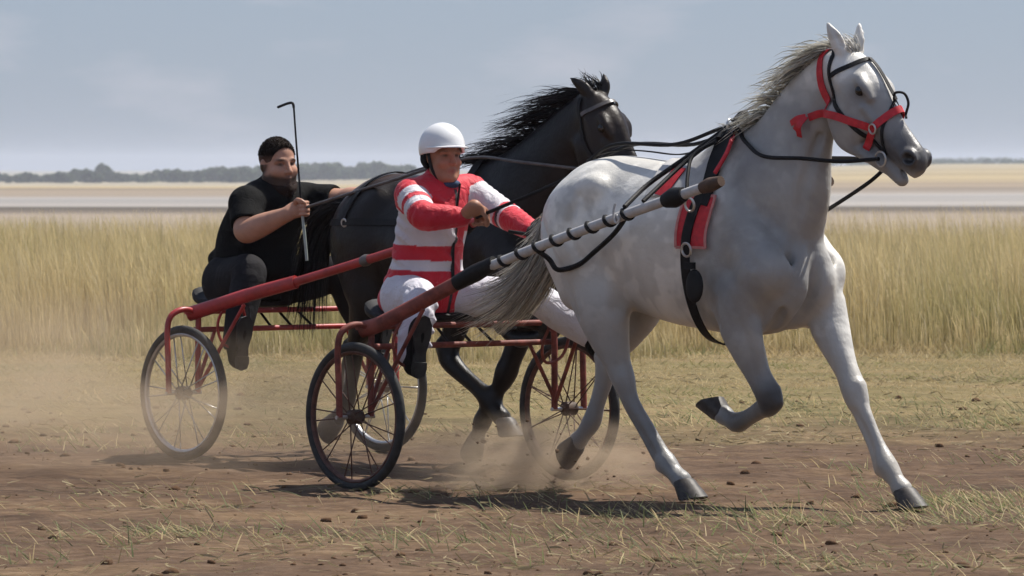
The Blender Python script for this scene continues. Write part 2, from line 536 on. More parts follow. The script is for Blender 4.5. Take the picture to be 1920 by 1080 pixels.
def horse_field(g, h):
    F = Field(g["lo"], g["hi"], h)
    X = np.array([1.0, 0, 0]); Zv = np.array([0, 0, 1.0])
    F.loft((0, 0, 0), X, Zv, g["torso"], 0.02, p=2.15)
    for pts, k in g["neck"]: F.chain(pts, k)
    o, a = g["head"]; q = g["hs"]
    ds = np.array([math.cos(R(a)), 0, math.sin(R(a))]); dn = np.array([-ds[2], 0, ds[0]])
    H = lambda s_, n_, y_: np.array([o[0] + (ds[0] * s_ + dn[0] * n_) * q, y_ * q, o[2] + (ds[2] * s_ + dn[2] * n_) * q])
    E = lambda s_, n_, y_, r_: (*H(s_, n_, y_), r_ * q)
    def ell(c, rad, k, rot=None, sub=False): F.ell(H(*c), np.array(rad) * q, k, rot, sub)
    HR = np.stack([ds, [0, 1, 0], dn], axis=1)
    for pts, k in g["muscle"]: F.chain(pts, k)
    for pts, k in g["legs"]: F.chain(pts, k, smooth=5)
    for c, rad, k in g["bumps"]: F.ell(c, rad, k)
    for pts, k in g.get("tendon", ()): F.chain(pts, k)
    # skull and upper jaw: distance from the poll, front, back, half width, narrowing front / back
    up = [(-0.035, 0.0, -0.09, 0.055, 0.2, 0.2), (0.0, 0.04, -0.115, 0.074, 0.25, 0.2), (0.06, 0.066, -0.145, 0.086, 0.3, 0.3), (0.12, 0.080, -0.165, 0.094, 0.25, 0.45),
          (0.18, 0.081, -0.175, 0.094, 0.2, 0.5), (0.24, 0.073, -0.185, 0.083, 0.25, 0.45), (0.30, 0.063, -0.175, 0.070, 0.35, 0.3), (0.36, 0.055, -0.125, 0.060, 0.4, 0.2),
          (0.42, 0.051, -0.102, 0.054, 0.4, 0.1), (0.48, 0.052, -0.084, 0.052, 0.3, 0.1), (0.535, 0.052, -0.070, 0.052, 0.25, 0.2), (0.575, 0.036, -0.060, 0.045, 0.2, 0.2), (0.60, 0.008, -0.050, 0.028, 0.2, 0.2)]
    F.loft(np.array([o[0], 0, o[2]]), ds, dn, [(r[0] * q, r[1] * q, r[2] * q, r[3] * q, r[4], r[5]) for r in up], 0.03, p=2.2)
    for sgn in (-1, 1):
        y = sgn
        ell((0.235, -0.118, 0.060 * y), (0.105, 0.034, 0.085), 0.03, rot=HR)                                   # cheek
        F.chain([E(0.17, -0.160, 0.055 * y, 0.036), E(0.27, -0.200, 0.047 * y, 0.032), E(0.37, -0.162, 0.037 * y, 0.027), E(0.47, -0.125, 0.026 * y, 0.024)], 0.03)
        F.chain([E(0.15, 0.034, 0.070 * y, 0.018), E(0.20, 0.038, 0.076 * y, 0.018), E(0.245, 0.026, 0.070 * y, 0.012)], 0.03)   # brow
        F.chain([E(0.26, -0.02, 0.076 * y, 0.012), E(0.36, -0.026, 0.055 * y, 0.011)], 0.02)                  # facial crest
        ell((0.545, 0.010, 0.046 * y), (0.040, 0.019, 0.036), 0.018, rot=HR)                                  # nostril
        NR = np.stack([ds * 0.8 + dn * 0.6, [0, 1, 0], dn * 0.8 - ds * 0.6], axis=1)
        ell((0.548, 0.008, 0.068 * y), (0.031, 0.036, 0.021), 0.006, rot=NR, sub=True)
        ell((0.198, 0.017, 0.102 * y), (0.024, 0.014, 0.018), 0.012, rot=HR, sub=True)                        # eye socket
        F.chain([E(0.172, 0.026, 0.086 * y, 0.005), E(0.195, 0.034, 0.090 * y, 0.0065), E(0.222, 0.025, 0.085 * y, 0.005)], 0.012)
        F.chain(g["ear"][0 if sgn < 0 else 1], 0.012)
    for pts, k in g.get("groove", ()): F.chain(pts, k, True)
    for sgn in (-1, 1):      # the hollow behind the jaw
        F.chain([E(0.06, -0.175, 0.105 * sgn, 0.012), E(0.15, -0.225, 0.100 * sgn, 0.022), E(0.25, -0.275, 0.07 * sgn, 0.030), E(0.30, -0.30, 0.03 * sgn, 0.035)], 0.025, True)
    # lower jaw, chin, mouth slit
    F.chain([E(0.36, -0.150, 0, 0.036), E(0.46, -0.125, 0, 0.031), E(0.53, -0.108, 0, 0.031), E(0.560, -0.104, 0, 0.027)], 0.02)
    for yy in (-0.035, 0.0, 0.035):
        F.chain([E(0.46, -0.101, yy, 0.003), E(0.53, -0.079, yy, 0.0075), E(0.61, -0.066, yy, 0.016)], 0.008, sub=True)
    for sgn in (-1, 1) if g.get('hollow') else ():      # hollow of the ear, opening forwards
        e = [np.array(r[:3]) for r in g["ear"][0 if sgn < 0 else 1]]
        fw = np.array([0.030, sgn * 0.012, 0.0])
        F.chain([(*(e[0] * 0.4 + e[1] * 0.6 + fw), 0.013), (*(e[1] * 0.5 + e[2] * 0.5 + fw * 0.8), 0.011), (*(e[2] * 0.5 + e[3] * 0.5 + fw * 0.5), 0.004)], 0.006, sub=True)
    return F, H, ds, dn

WHITE = dict(
    lo=(0.42, -0.46, 0.03), hi=(2.99, 0.44, 2.20),
    head=((2.357, 0, 1.987), -49.2), hs=1.109, hollow=True,
    torso=[(0.60, 1.33, 1.16, 0.06, 0, 0), (0.645, 1.40, 1.059, 0.12, 0.1, 0.1), (0.73, 1.474, 0.976, 0.19, 0.15, 0.1), (0.855, 1.528, 0.912, 0.262, 0.08, 0.1), (1.002, 1.549, 0.872, 0.280, 0.10, 0.1), (1.17, 1.539, 0.831, 0.284, 0.2, 0.1), (1.372, 1.521, 0.788, 0.307, 0.3, 0.1), (1.536, 1.547, 0.767, 0.304, 0.42, 0.1), (1.683, 1.59, 0.751, 0.28, 0.6, 0.1), (1.831, 1.521, 0.746, 0.25, 0.6, 0.12), (1.981, 1.393, 0.772, 0.214, 0.4, 0.1), (2.099, 1.263, 0.854, 0.172, 0.3, 0.1), (2.15, 1.15, 0.96, 0.09, 0.2, 0.1)],
    neck=[
        ([(1.768, 0, 1.266, 0.2866, 0.62), (1.939, 0, 1.372, 0.2831, 0.56), (2.03, 0, 1.54, 0.220, 0.54), (2.105, 0, 1.69, 0.176, 0.55), (2.20, 0, 1.815, 0.142, 0.57), (2.295, 0, 1.89, 0.115, 0.62)], 0.06),
        ([(1.664, 0, 1.532, 0.0581), (1.909, 0, 1.666, 0.0374), (2.128, 0, 1.841, 0.0378), (2.273, 0, 1.952, 0.0435)], 0.08),
    ],
    muscle=[
        ([(1.699, -0.09, 1.436, 0.0849, 0.7), (1.862, -0.165, 1.221, 0.118, 0.7), (2.043, -0.185, 1.044, 0.1245, 0.85)], 0.05),
        ([(1.711, 0.09, 1.437, 0.0843, 0.7), (1.883, 0.165, 1.225, 0.1163, 0.7), (2.035, 0.185, 1.04, 0.115, 0.8)], 0.05),
        ([(2.053, -0.185, 1.033, 0.1084), (1.944, -0.19, 0.928, 0.1131, 0.8), (1.89, -0.185, 0.876, 0.0967, 0.85)], 0.04),
        ([(2.05, 0.185, 1.02, 0.105), (1.968, 0.19, 0.938, 0.1113, 0.8), (1.914, 0.185, 0.886, 0.0951, 0.85)], 0.04),
        ([(1.754, -0.17, 1.094, 0.1282, 0.7), (1.816, -0.18, 0.942, 0.1071, 0.7)], 0.05),
        ([(1.776, 0.17, 1.1, 0.126, 0.7), (1.839, 0.18, 0.951, 0.1054, 0.7)], 0.05),
        ([(2.084, -0.075, 1.068, 0.0918), (2.082, -0.085, 0.96, 0.0972), (1.993, -0.1, 0.854, 0.086)], 0.035),
        ([(2.093, 0.075, 1.071, 0.0912), (2.093, 0.085, 0.964, 0.0964), (2.006, 0.1, 0.86, 0.0852)], 0.035),
        ([(2.13, -0.03, 1.60, 0.055), (2.12, -0.055, 1.42, 0.055), (2.10, -0.065, 1.20, 0.055), (2.06, -0.08, 1.05, 0.05)], 0.05),
        ([(2.13, 0.03, 1.60, 0.055), (2.12, 0.055, 1.42, 0.055), (2.10, 0.065, 1.20, 0.055), (2.06, 0.08, 1.05, 0.05)], 0.05),
        ([(1.003, -0.13, 1.397, 0.1029), (0.864, -0.16, 1.275, 0.1534, 0.8), (0.79, -0.14, 1.155, 0.115, 0.8)], 0.06),
        ([(1.019, 0.13, 1.398, 0.1016), (0.883, 0.16, 1.278, 0.1512, 0.8), (0.79, 0.14, 1.158, 0.115, 0.8)], 0.06),
        ([(1.057, -0.2, 1.396, 0.0517), (0.968, -0.2, 1.294, 0.0823), (0.997, -0.2, 1.139, 0.1236, 0.7)], 0.06),
        ([(1.082, 0.2, 1.398, 0.0509), (0.993, 0.2, 1.297, 0.0811), (1.022, 0.2, 1.145, 0.1215, 0.7)], 0.06),
        ([(0.715, -0.09, 1.23, 0.07), (0.79, -0.12, 1.06, 0.09), (0.88, -0.15, 0.93, 0.09)], 0.07),
        ([(0.715, 0.09, 1.23, 0.07), (0.78, 0.12, 1.06, 0.09), (0.84, 0.15, 0.95, 0.09)], 0.07),
    ],
    legs=[
        ([(0.922, -0.16, 1.151, 0.2048, 0.7), (1.018, -0.18, 0.985, 0.1699, 0.7), (1.065, -0.19, 0.859, 0.136, 0.8), (1.095, -0.175, 0.729, 0.102, 0.75), (1.125, -0.155, 0.616, 0.068, 0.75), (1.153, -0.145, 0.538, 0.0599, 0.78), (1.196, -0.136, 0.439, 0.038, 0.82), (1.284, -0.126, 0.326, 0.030, 0.85), (1.366, -0.12, 0.214, 0.033, 0.9), (1.395, -0.12, 0.166, 0.049, 0.9), (1.446, -0.12, 0.121, 0.0397), (1.487, -0.12, 0.09, 0.0461)], 0.05),
        ([(0.893, 0.16, 1.157, 0.1915, 0.7), (0.942, 0.18, 0.995, 0.1514, 0.7), (0.961, 0.18, 0.873, 0.1213, 0.8), (0.891, 0.16, 0.734, 0.0825, 0.8), (0.827, 0.14, 0.65, 0.0583, 0.8), (0.798, 0.13, 0.596, 0.0581, 0.78), (0.778, 0.122, 0.497, 0.044, 0.82), (0.749, 0.115, 0.408, 0.0391, 0.85), (0.719, 0.11, 0.325, 0.046, 0.9), (0.672, 0.107, 0.265, 0.0378), (0.636, 0.105, 0.231, 0.0438)], 0.05),
        ([(1.901, -0.185, 0.919, 0.1237, 0.75), (1.89, -0.185, 0.822, 0.1074, 0.8), (1.928, -0.175, 0.703, 0.0839, 0.85), (1.977, -0.155, 0.579, 0.0602, 0.85), (2.02, -0.14, 0.497, 0.0592, 0.95), (2.026, -0.135, 0.449, 0.0538, 0.95), (1.968, -0.118, 0.426, 0.0429, 0.9), (1.862, -0.085, 0.385, 0.0373, 0.9), (1.769, -0.055, 0.357, 0.0455), (1.711, -0.045, 0.369, 0.038), (1.67, -0.04, 0.387, 0.0452)], 0.04),
        ([(2.033, 0.18, 0.968, 0.117, 0.75), (2.069, 0.165, 0.881, 0.1065, 0.8), (2.138, 0.15, 0.761, 0.0823, 0.85), (2.24, 0.132, 0.607, 0.058, 0.85), (2.294, 0.122, 0.519, 0.0581, 0.95), (2.321, 0.12, 0.464, 0.0507, 0.95), (2.368, 0.115, 0.412, 0.031, 0.9), (2.449, 0.106, 0.288, 0.027, 0.9), (2.508, 0.1, 0.183, 0.0478), (2.559, 0.1, 0.123, 0.0382), (2.592, 0.1, 0.085, 0.0469)], 0.04),
    ],
    bumps=[((1.107, -0.143, 0.587), (0.03, 0.026, 0.045), 0.03), ((0.755, 0.13, 0.623), (0.035, 0.026, 0.035), 0.03), ((1.365, -0.12, 0.15), (0.03, 0.026, 0.03), 0.02), ((2.48, 0.1, 0.163), (0.028, 0.026, 0.03), 0.02), ((1.039, -0.235, 1.405), (0.05, 0.026, 0.035), 0.06), ((1.069, 0.235, 1.405), (0.05, 0.026, 0.035), 0.06)],
    tendon=[([(1.135, -0.14, 0.52, 0.022), (1.165, -0.134, 0.42, 0.017), (1.250, -0.125, 0.30, 0.017), (1.335, -0.12, 0.19, 0.022)], 0.018),
            ([(0.985, -0.17, 0.82, 0.035), (1.03, -0.155, 0.72, 0.026), (1.085, -0.145, 0.615, 0.024)], 0.020),
            ([(2.275, 0.118, 0.49, 0.022), (2.33, 0.112, 0.395, 0.018), (2.412, 0.104, 0.27, 0.018), (2.462, 0.1, 0.165, 0.022)], 0.020),
            ([(2.13, 0.19, 0.90, 0.045), (2.20, 0.165, 0.74, 0.035), (2.262, 0.14, 0.60, 0.022)], 0.016), ([(2.06, 0.12, 0.86, 0.05), (2.12, 0.115, 0.74, 0.035), (2.215, 0.118, 0.60, 0.018)], 0.016),
            ([(1.98, -0.215, 0.86, 0.045), (2.0, -0.195, 0.72, 0.034), (2.01, -0.165, 0.58, 0.020)], 0.016), ([(1.86, -0.16, 0.80, 0.05), (1.90, -0.15, 0.68, 0.035), (1.955, -0.135, 0.56, 0.020)], 0.016),
            ([(2.048, -0.14, 0.505, 0.040), (2.062, -0.135, 0.455, 0.036)], 0.012), ([(2.325, 0.12, 0.53, 0.036), (2.342, 0.118, 0.475, 0.033)], 0.012)],
    groove=[([(2.235, s_ * 0.04, 1.64, 0.012), (2.205, s_ * 0.095, 1.45, 0.024), (2.185, s_ * 0.125, 1.27, 0.032), (2.15, s_ * 0.135, 1.12, 0.026), (2.10, s_ * 0.14, 1.0, 0.014)], 0.028) for s_ in (-1, 1)] +
           [([(2.20, 0, 1.16, 0.020), (2.19, 0, 1.03, 0.030), (2.13, 0, 0.90, 0.030), (2.05, 0, 0.78, 0.022)], 0.028)] +
           [([(1.74, s_ * 0.20, 1.46, 0.008), (1.93, s_ * 0.285, 1.24, 0.016), (2.07, s_ * 0.305, 1.07, 0.012)], 0.030) for s_ in (-1, 1)] +
           [([(1.83, s_ * 0.305, 1.20, 0.010), (1.83, s_ * 0.31, 1.05, 0.020), (1.80, s_ * 0.295, 0.92, 0.022), (1.81, s_ * 0.25, 0.80, 0.02)], 0.035) for s_ in (-1, 1)] +
           [([(1.96, s_ * 0.315, 1.08, 0.010), (1.93, s_ * 0.31, 0.97, 0.016), (1.95, s_ * 0.29, 0.86, 0.012)], 0.028) for s_ in (-1, 1)] +
           [([(2.10, s_ * 0.135, 0.87, 0.012), (2.06, s_ * 0.12, 0.80, 0.028), (1.98, s_ * 0.10, 0.72, 0.026)], 0.025) for s_ in (-1, 1)] +
           [([(1.20, -0.315, 1.30, 0.012), (1.235, -0.315, 1.14, 0.030), (1.245, -0.30, 0.99, 0.042), (1.225, -0.25, 0.86, 0.044)], 0.040), ([(1.16, 0.315, 1.20, 0.010), (1.15, 0.30, 1.0, 0.03), (1.12, 0.26, 0.86, 0.03)], 0.05)] +
           [([(0.70, s_ * 0.20, 1.30, 0.010), (0.82, s_ * 0.285, 1.13, 0.018), (0.94, s_ * 0.30, 0.96, 0.016), (0.99, s_ * 0.27, 0.82, 0.010)], 0.030) for s_ in (-1, 1)] +
           [([(1.00, s_ * 0.29, 1.36, 0.010), (0.96, s_ * 0.305, 1.22, 0.016), (1.02, s_ * 0.31, 1.08, 0.010)], 0.035) for s_ in (-1, 1)],
    ear=([(2.365, -0.048, 1.999, 0.0329, 0.8), (2.353, -0.062, 2.049, 0.0362, 0.6), (2.333, -0.075, 2.093, 0.0241, 0.6), (2.313, -0.082, 2.134, 0.0044, 0.8)], [(2.371, 0.048, 1.997, 0.0328, 0.8), (2.378, 0.06, 2.046, 0.036, 0.6), (2.373, 0.07, 2.09, 0.024, 0.6), (2.363, 0.075, 2.133, 0.0044, 0.8)]),
    hoofs=[((1.499, 0.081), 12, -78, -0.12), ((0.631, 0.223), -78, -168, 0.105), ((1.658, 0.392), 206, 116, -0.038), ((2.601, 0.076), 12, -78, 0.1)],
)

def bx(x): return 0.46 + 0.93 * (x - 0.60)
def brow(r): return (bx(r[0]), r[1] * 0.95, r[2] * 0.945, r[3] * 0.95) + tuple(r[4:])
BLACK = dict(
    lo=(0.26, -0.44, 0.03), hi=(2.74, 0.44, 2.02), head=((2.195, 0, 1.845), -54.0), hs=1.04,
    torso=[(bx(r[0]), r[1] * 0.945, r[2] * 0.945, r[3] * 0.96, r[4], r[5]) for r in WHITE["torso"]],
    neck=[([(1.53, 0, 1.20, 0.265, 0.6), (1.70, 0, 1.32, 0.25, 0.56), (1.85, 0, 1.46, 0.20, 0.55), (1.97, 0, 1.58, 0.168, 0.55), (2.08, 0, 1.67, 0.145, 0.57), (2.165, 0, 1.735, 0.12, 0.62)], 0.06),
          ([(1.45, 0, 1.44, 0.05), (1.64, 0, 1.53, 0.03), (1.90, 0, 1.675, 0.03), (2.10, 0, 1.79, 0.035)], 0.06)],
    muscle=[([brow(r) for r in p], k) for p, k in WHITE["muscle"][:8]] + [([brow(r) for r in p], k) for p, k in WHITE["muscle"][10:]],
    legs=[
        ([brow(r) for r in [(x, -y, z, rr, *m) for x, y, z, rr, *m in WHITE["legs"][1][0]]], 0.05),
        ([(0.83, 0.16, 1.10, 0.19, 0.7), (1.00, 0.17, 0.96, 0.155, 0.7), (1.11, 0.17, 0.85, 0.115, 0.8), (1.10, 0.155, 0.72, 0.08, 0.8), (1.072, 0.14, 0.61, 0.060, 0.8), (1.062, 0.13, 0.555, 0.062, 0.8), (1.085, 0.128, 0.51, 0.056, 0.82), (1.16, 0.125, 0.455, 0.046, 0.85), (1.27, 0.12, 0.39, 0.042, 0.88), (1.36, 0.12, 0.33, 0.050), (1.40, 0.12, 0.285, 0.043), (1.45, 0.12, 0.24, 0.047)], 0.05),
        ([(1.66, -0.175, 0.90, 0.11, 0.75), (1.72, -0.175, 0.84, 0.095, 0.8), (1.85, -0.16, 0.78, 0.07, 0.85), (2.0, -0.14, 0.735, 0.052, 0.9), (2.03, -0.13, 0.70, 0.05, 0.95), (1.98, -0.12, 0.665, 0.04, 0.9), (1.88, -0.11, 0.655, 0.035, 0.9), (1.79, -0.10, 0.645, 0.042), (1.74, -0.1, 0.66, 0.036), (1.71, -0.1, 0.68, 0.042)], 0.04),
        ([(1.72, 0.175, 0.94, 0.11, 0.75), (1.66, 0.165, 0.86, 0.097, 0.8), (1.585, 0.155, 0.72, 0.072, 0.85), (1.495, 0.145, 0.54, 0.056, 0.9), (1.465, 0.14, 0.475, 0.060, 0.95), (1.435, 0.138, 0.42, 0.050, 0.95), (1.41, 0.137, 0.385, 0.041, 0.9), (1.355, 0.133, 0.30, 0.038, 0.9), (1.305, 0.13, 0.22, 0.048), (1.28, 0.13, 0.165, 0.035), (1.262, 0.13, 0.13, 0.043)], 0.04)],
    bumps=[((bx(0.755), -0.13, 0.59), (0.035, 0.026, 0.035), 0.03), ((1.02, 0.128, 0.595), (0.04, 0.03, 0.04), 0.03)],
    ear=([(2.205, -0.046, 1.855, 0.031, 0.8), (2.180, -0.060, 1.885, 0.034, 0.6), (2.145, -0.072, 1.912, 0.022, 0.6), (2.105, -0.08, 1.935, 0.004, 0.8)],
         [(2.21, 0.046, 1.855, 0.031, 0.8), (2.212, 0.058, 1.893, 0.034, 0.6), (2.205, 0.066, 1.925, 0.022, 0.6), (2.195, 0.07, 1.958, 0.004, 0.8)]),
    hoofs=[((bx(0.631), 0.211), -78, -168, -0.10), ((1.468, 0.228), 6, -84, 0.12), ((1.70, 0.685), 190, 100, -0.10), ((1.257, 0.120), -50, -140, 0.13)],
)

def dist_line(V, a, b):
    a = np.asarray(a); b = np.asarray(b); e = b - a
    t = np.clip(((V - a) @ e) / (e @ e), 0, 1)
    return np.linalg.norm(V - a - t[:, None] * e, axis=1)

def build_horse(g, team, base, h, colour, mat, label, cat, group):
    F, H, ds, dn = horse_field(g, h)
    V, Q = F.surface(); V = relax(V, Q, 1, 0.4)
    root = team.thing("horse", base); tag(root, label, cat, group)
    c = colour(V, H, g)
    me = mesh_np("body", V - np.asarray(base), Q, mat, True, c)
    link(bpy.data.objects.new("body", me), root)
    for (cx, af, an, y) in g["hoofs"]:
        part("hoof", hoof_mesh(cx, af, an, y), M_hoof, root, base)
    for y in (-1, 1):
        m = MB(); m.ball(H(0.198, 0.013, 0.080 * y), 0.0235)
        part("eye", m, M_eye, root, base)
    return root, F, H
# ------------------------------------------------------------------ value noise for shaping terrain and scattering
_tab = np.random.default_rng(11).random((256, 256))
def vnoise(x, y):
    x = np.asarray(x, float); y = np.asarray(y, float)
    i = np.floor(x).astype(int); j = np.floor(y).astype(int); u = x - i; v = y - j
    u = u * u * (3 - 2 * u); v = v * v * (3 - 2 * v)
    g = lambda a, b: _tab[a & 255, b & 255]
    return (g(i, j) * (1 - u) + g(i + 1, j) * u) * (1 - v) + (g(i, j + 1) * (1 - u) + g(i + 1, j + 1) * u) * v
def fbm(x, y, o=4):
    r, a, f = 0.0, 0.5, 1.0
    for k in range(o):
        r = r + a * vnoise(x * f + 17.3 * k, y * f + 9.1 * k); a *= 0.5; f *= 2.03
    return r

def terrain(x, y):
    """height of the ground anywhere"""
    x = np.asarray(x, float); y = np.asarray(y, float)
    far = ss(120.0, 1900.0, y)
    side = x / np.maximum(y, 1.0)                 # tangent of the bearing
    z = far * (-4.3 * ss(0.06, -0.05, side) + 2.2 * ss(0.0, 0.09, side))
    z = z + ss(150, 400, y) * (fbm(x * 0.01, y * 0.012) - 0.5) * 0.8
    near = ss(14.0, 22.0, y) * (1 - ss(55.0, 75.0, y))
    track = 1 - ss(34.0, 40.0, y)
    z = z + near * ((fbm(x * 0.9, y * 0.9) - 0.48) * 0.035 + track * ((fbm(x * 4.0, y * 4.0, 3) - 0.45) * 0.040 + (fbm(x * 9.0 + 13, y * 9.0, 2) - 0.38) * 0.022 * ss(0.35, 0.65, fbm(x * 0.7 + 50, y * 0.7))) + (fbm(x * 2.0 + 40, y * 2.0) - 0.47) * 0.02)
    return z

def grow(a, b, n, s0):
    """n steps from a towards b, spacing starting at about s0"""
    L = abs(b - a); t = np.linspace(0, 1, n + 1)[1:]
    p = max(1.0, math.log(s0 / L) / math.log(1.0 / n))
    return a + (b - a) * t ** p

xs = np.concatenate([grow(-7, -3500, 45, 0.25)[::-1], np.arange(-7, 7.001, 0.05), grow(7, 3500, 45, 0.25)])
ys = np.concatenate([grow(19, -60, 20, 0.3)[::-1], np.arange(19, 38, 0.06), np.arange(38, 50, 0.12), np.arange(50, 100, 0.5), grow(100, 7500, 90, 1.0)])
GX, GY = np.meshgrid(xs, ys, indexing="ij")
GZ = terrain(GX, GY)
GV = np.stack([GX, GY, GZ], -1).reshape(-1, 3)
nx, ny = len(xs), len(ys)
ii = (np.arange(nx - 1)[:, None] * ny + np.arange(ny - 1)[None, :]).ravel()
GF = np.stack([ii, ii + ny, ii + ny + 1, ii + 1], 1)

def ground_material():
    m, nt, b = new_mat("steppe_ground"); L = nt.links
    geo = nt.nodes.new("ShaderNodeNewGeometry"); pos = geo.outputs["Position"]
    sep = nt.nodes.new("ShaderNodeSeparateXYZ"); L.new(pos, sep.inputs[0])
    def math_(op, a, bb=None, clamp=False):
        n = nt.nodes.new("ShaderNodeMath"); n.operation = op; n.use_clamp = clamp
        for i, v in enumerate((a, bb)):
            if v is None: continue
            if isinstance(v, (int, float)): n.inputs[i].default_value = v
            else: L.new(v, n.inputs[i])
        return n.outputs[0]
    def mapr(v, a, c, x=0.0, y=1.0):
        n = nt.nodes.new("ShaderNodeMapRange"); n.interpolation_type = 'SMOOTHSTEP'
        n.inputs[1].default_value = a; n.inputs[2].default_value = c; n.inputs[3].default_value = x; n.inputs[4].default_value = y
        L.new(v, n.inputs[0]); return n.outputs[0]
    mp_ = nt.nodes.new("ShaderNodeMapping"); mp_.inputs["Scale"].default_value = (0.55, 1.0, 1.0); L.new(pos, mp_.inputs["Vector"])
    v = mp_.outputs["Vector"]
    n1 = noise(nt, 1.3, 6.0, 0.6, v); n2 = noise(nt, 9.0, 6.0, 0.65, v); n3 = noise(nt, 45.0, 4.0, 0.6, v); n4 = noise(nt, 0.35, 4.0, 0.5, v)
    dirt = ramp(nt, n2.outputs["Fac"], [(0.28, (0.070, 0.042, 0.026)), (0.5, (0.116, 0.073, 0.047)), (0.72, (0.168, 0.115, 0.078))]).outputs["Color"]
    dirt = mixc(nt, dirt, ramp(nt, n1.outputs["Fac"], [(0.3, (0.62, 0.62, 0.62)), (0.7, (1.28, 1.24, 1.16))]).outputs["Color"], 1.0, 'MULTIPLY')
    dirt = mixc(nt, dirt, ramp(nt, n3.outputs["Fac"], [(0.3, (0.6, 0.6, 0.6)), (0.7, (1.3, 1.3, 1.3))]).outputs["Color"], 0.8, 'MULTIPLY')
    straw = ramp(nt, n2.outputs["Fac"], [(0.25, (0.125, 0.092, 0.048)), (0.5, (0.205, 0.155, 0.084)), (0.75, (0.285, 0.225, 0.128))]).outputs["Color"]
    straw = mixc(nt, straw, ramp(nt, n3.outputs["Fac"], [(0.3, (0.62, 0.64, 0.6)), (0.7, (1.25, 1.22, 1.2))]).outputs["Color"], 0.9, 'MULTIPLY')
    straw = mixc(nt, straw, ramp(nt, n1.outputs["Fac"], [(0.35, (0.72, 0.84, 0.62)), (0.65, (1.1, 1.05, 1.0))]).outputs["Color"], 0.8, 'MULTIPLY')
    # the churned track gives way to cropped dry grass
    yw = math_('ADD', sep.outputs[1], math_('MULTIPLY', math_('SUBTRACT', n4.outputs["Fac"], 0.5), 7.0))
    edge = math_('ADD', mapr(yw, 28.8, 35.0), math_('MULTIPLY', math_('SUBTRACT', n1.outputs["Fac"], 0.5), 1.3), True)
    near = mixc(nt, dirt, straw, edge)
    # the plain beyond: pans, stubble and bare strips
    mf = nt.nodes.new("ShaderNodeMapping"); mf.inputs["Scale"].default_value = (0.0045, 0.02, 1.0); L.new(pos, mf.inputs["Vector"])
    nf_ = noise(nt, 1.0, 5.0, 0.55, mf.outputs["Vector"])
    dd = math_('LOGARITHM', math_('ADD', sep.outputs[1], math_('MULTIPLY', math_('SUBTRACT', nf_.outputs["Fac"], 0.5), math_('MULTIPLY', sep.outputs[1], 0.34))), 10.0)
    u = mapr(dd, 1.7, 3.7); 
    un = nt.nodes.new("ShaderNodeMapRange"); un.inputs[1].default_value = 1.9; un.inputs[2].default_value = 3.6; L.new(dd, un.inputs[0])
    plain = ramp(nt, un.outputs[0], [(0.0, (0.25, 0.20, 0.13)), (0.20, (0.28, 0.235, 0.19)), (0.235, (0.10, 0.085, 0.07)), (0.255, (0.27, 0.25, 0.23)), (0.33, (0.33, 0.315, 0.30)),
                                       (0.385, (0.22, 0.185, 0.15)), (0.44, (0.26, 0.21, 0.15)), (0.52, (0.32, 0.26, 0.16)), (0.70, (0.33, 0.28, 0.19)), (1.0, (0.25, 0.23, 0.17))]).outputs["Color"]
    plain = mixc(nt, plain, ramp(nt, nf_.outputs["Fac"], [(0.35, (0.8, 0.8, 0.8)), (0.65, (1.18, 1.16, 1.14))]).outputs["Color"], 1.0, 'MULTIPLY')
    c = mixc(nt, near, plain, mapr(sep.outputs[1], 85.0, 110.0))
    L.new(c, b.inputs["Base Color"])
    b.inputs["Roughness"].default_value = 0.95; b.inputs["Specular IOR Level"].default_value = 0.15
    h = math_('ADD', math_('MULTIPLY', n3.outputs["Fac"], 0.6), math_('MULTIPLY', n2.outputs["Fac"], 1.4))
    bump(nt, b, h, 0.55, 0.03)
    return m

ground = link(bpy.data.objects.new("ground", mesh_np("ground", GV, GF, ground_material(), True)))
tag(ground, "brown dirt track giving way to dry steppe and a far plain", "ground", kind="structure")

# ------------------------------------------------------------------ blades, straw, clods (nobody could count them)
def blade_mat(name, rough=0.7, trans=0.25):
    m, nt, b = new_mat(name)
    at = nt.nodes.new("ShaderNodeVertexColor"); at.layer_name = "Col"
    nt.links.new(at.outputs["Color"], b.inputs["Base Color"])
    b.inputs["Roughness"].default_value = rough; b.inputs["Specular IOR Level"].default_value = 0.2
    tr = nt.nodes.new("ShaderNodeBsdfTranslucent"); nt.links.new(at.outputs["Color"], tr.inputs["Color"])
    mxs = nt.nodes.new("ShaderNodeMixShader"); mxs.inputs[0].default_value = trans
    out = nt.nodes["Material Output"]
    nt.links.new(b.outputs[0], mxs.inputs[1]); nt.links.new(tr.outputs[0], mxs.inputs[2]); nt.links.new(mxs.outputs[0], out.inputs["Surface"])
    return m
M_blade = blade_mat("dry_blades", 0.7, 0.42)

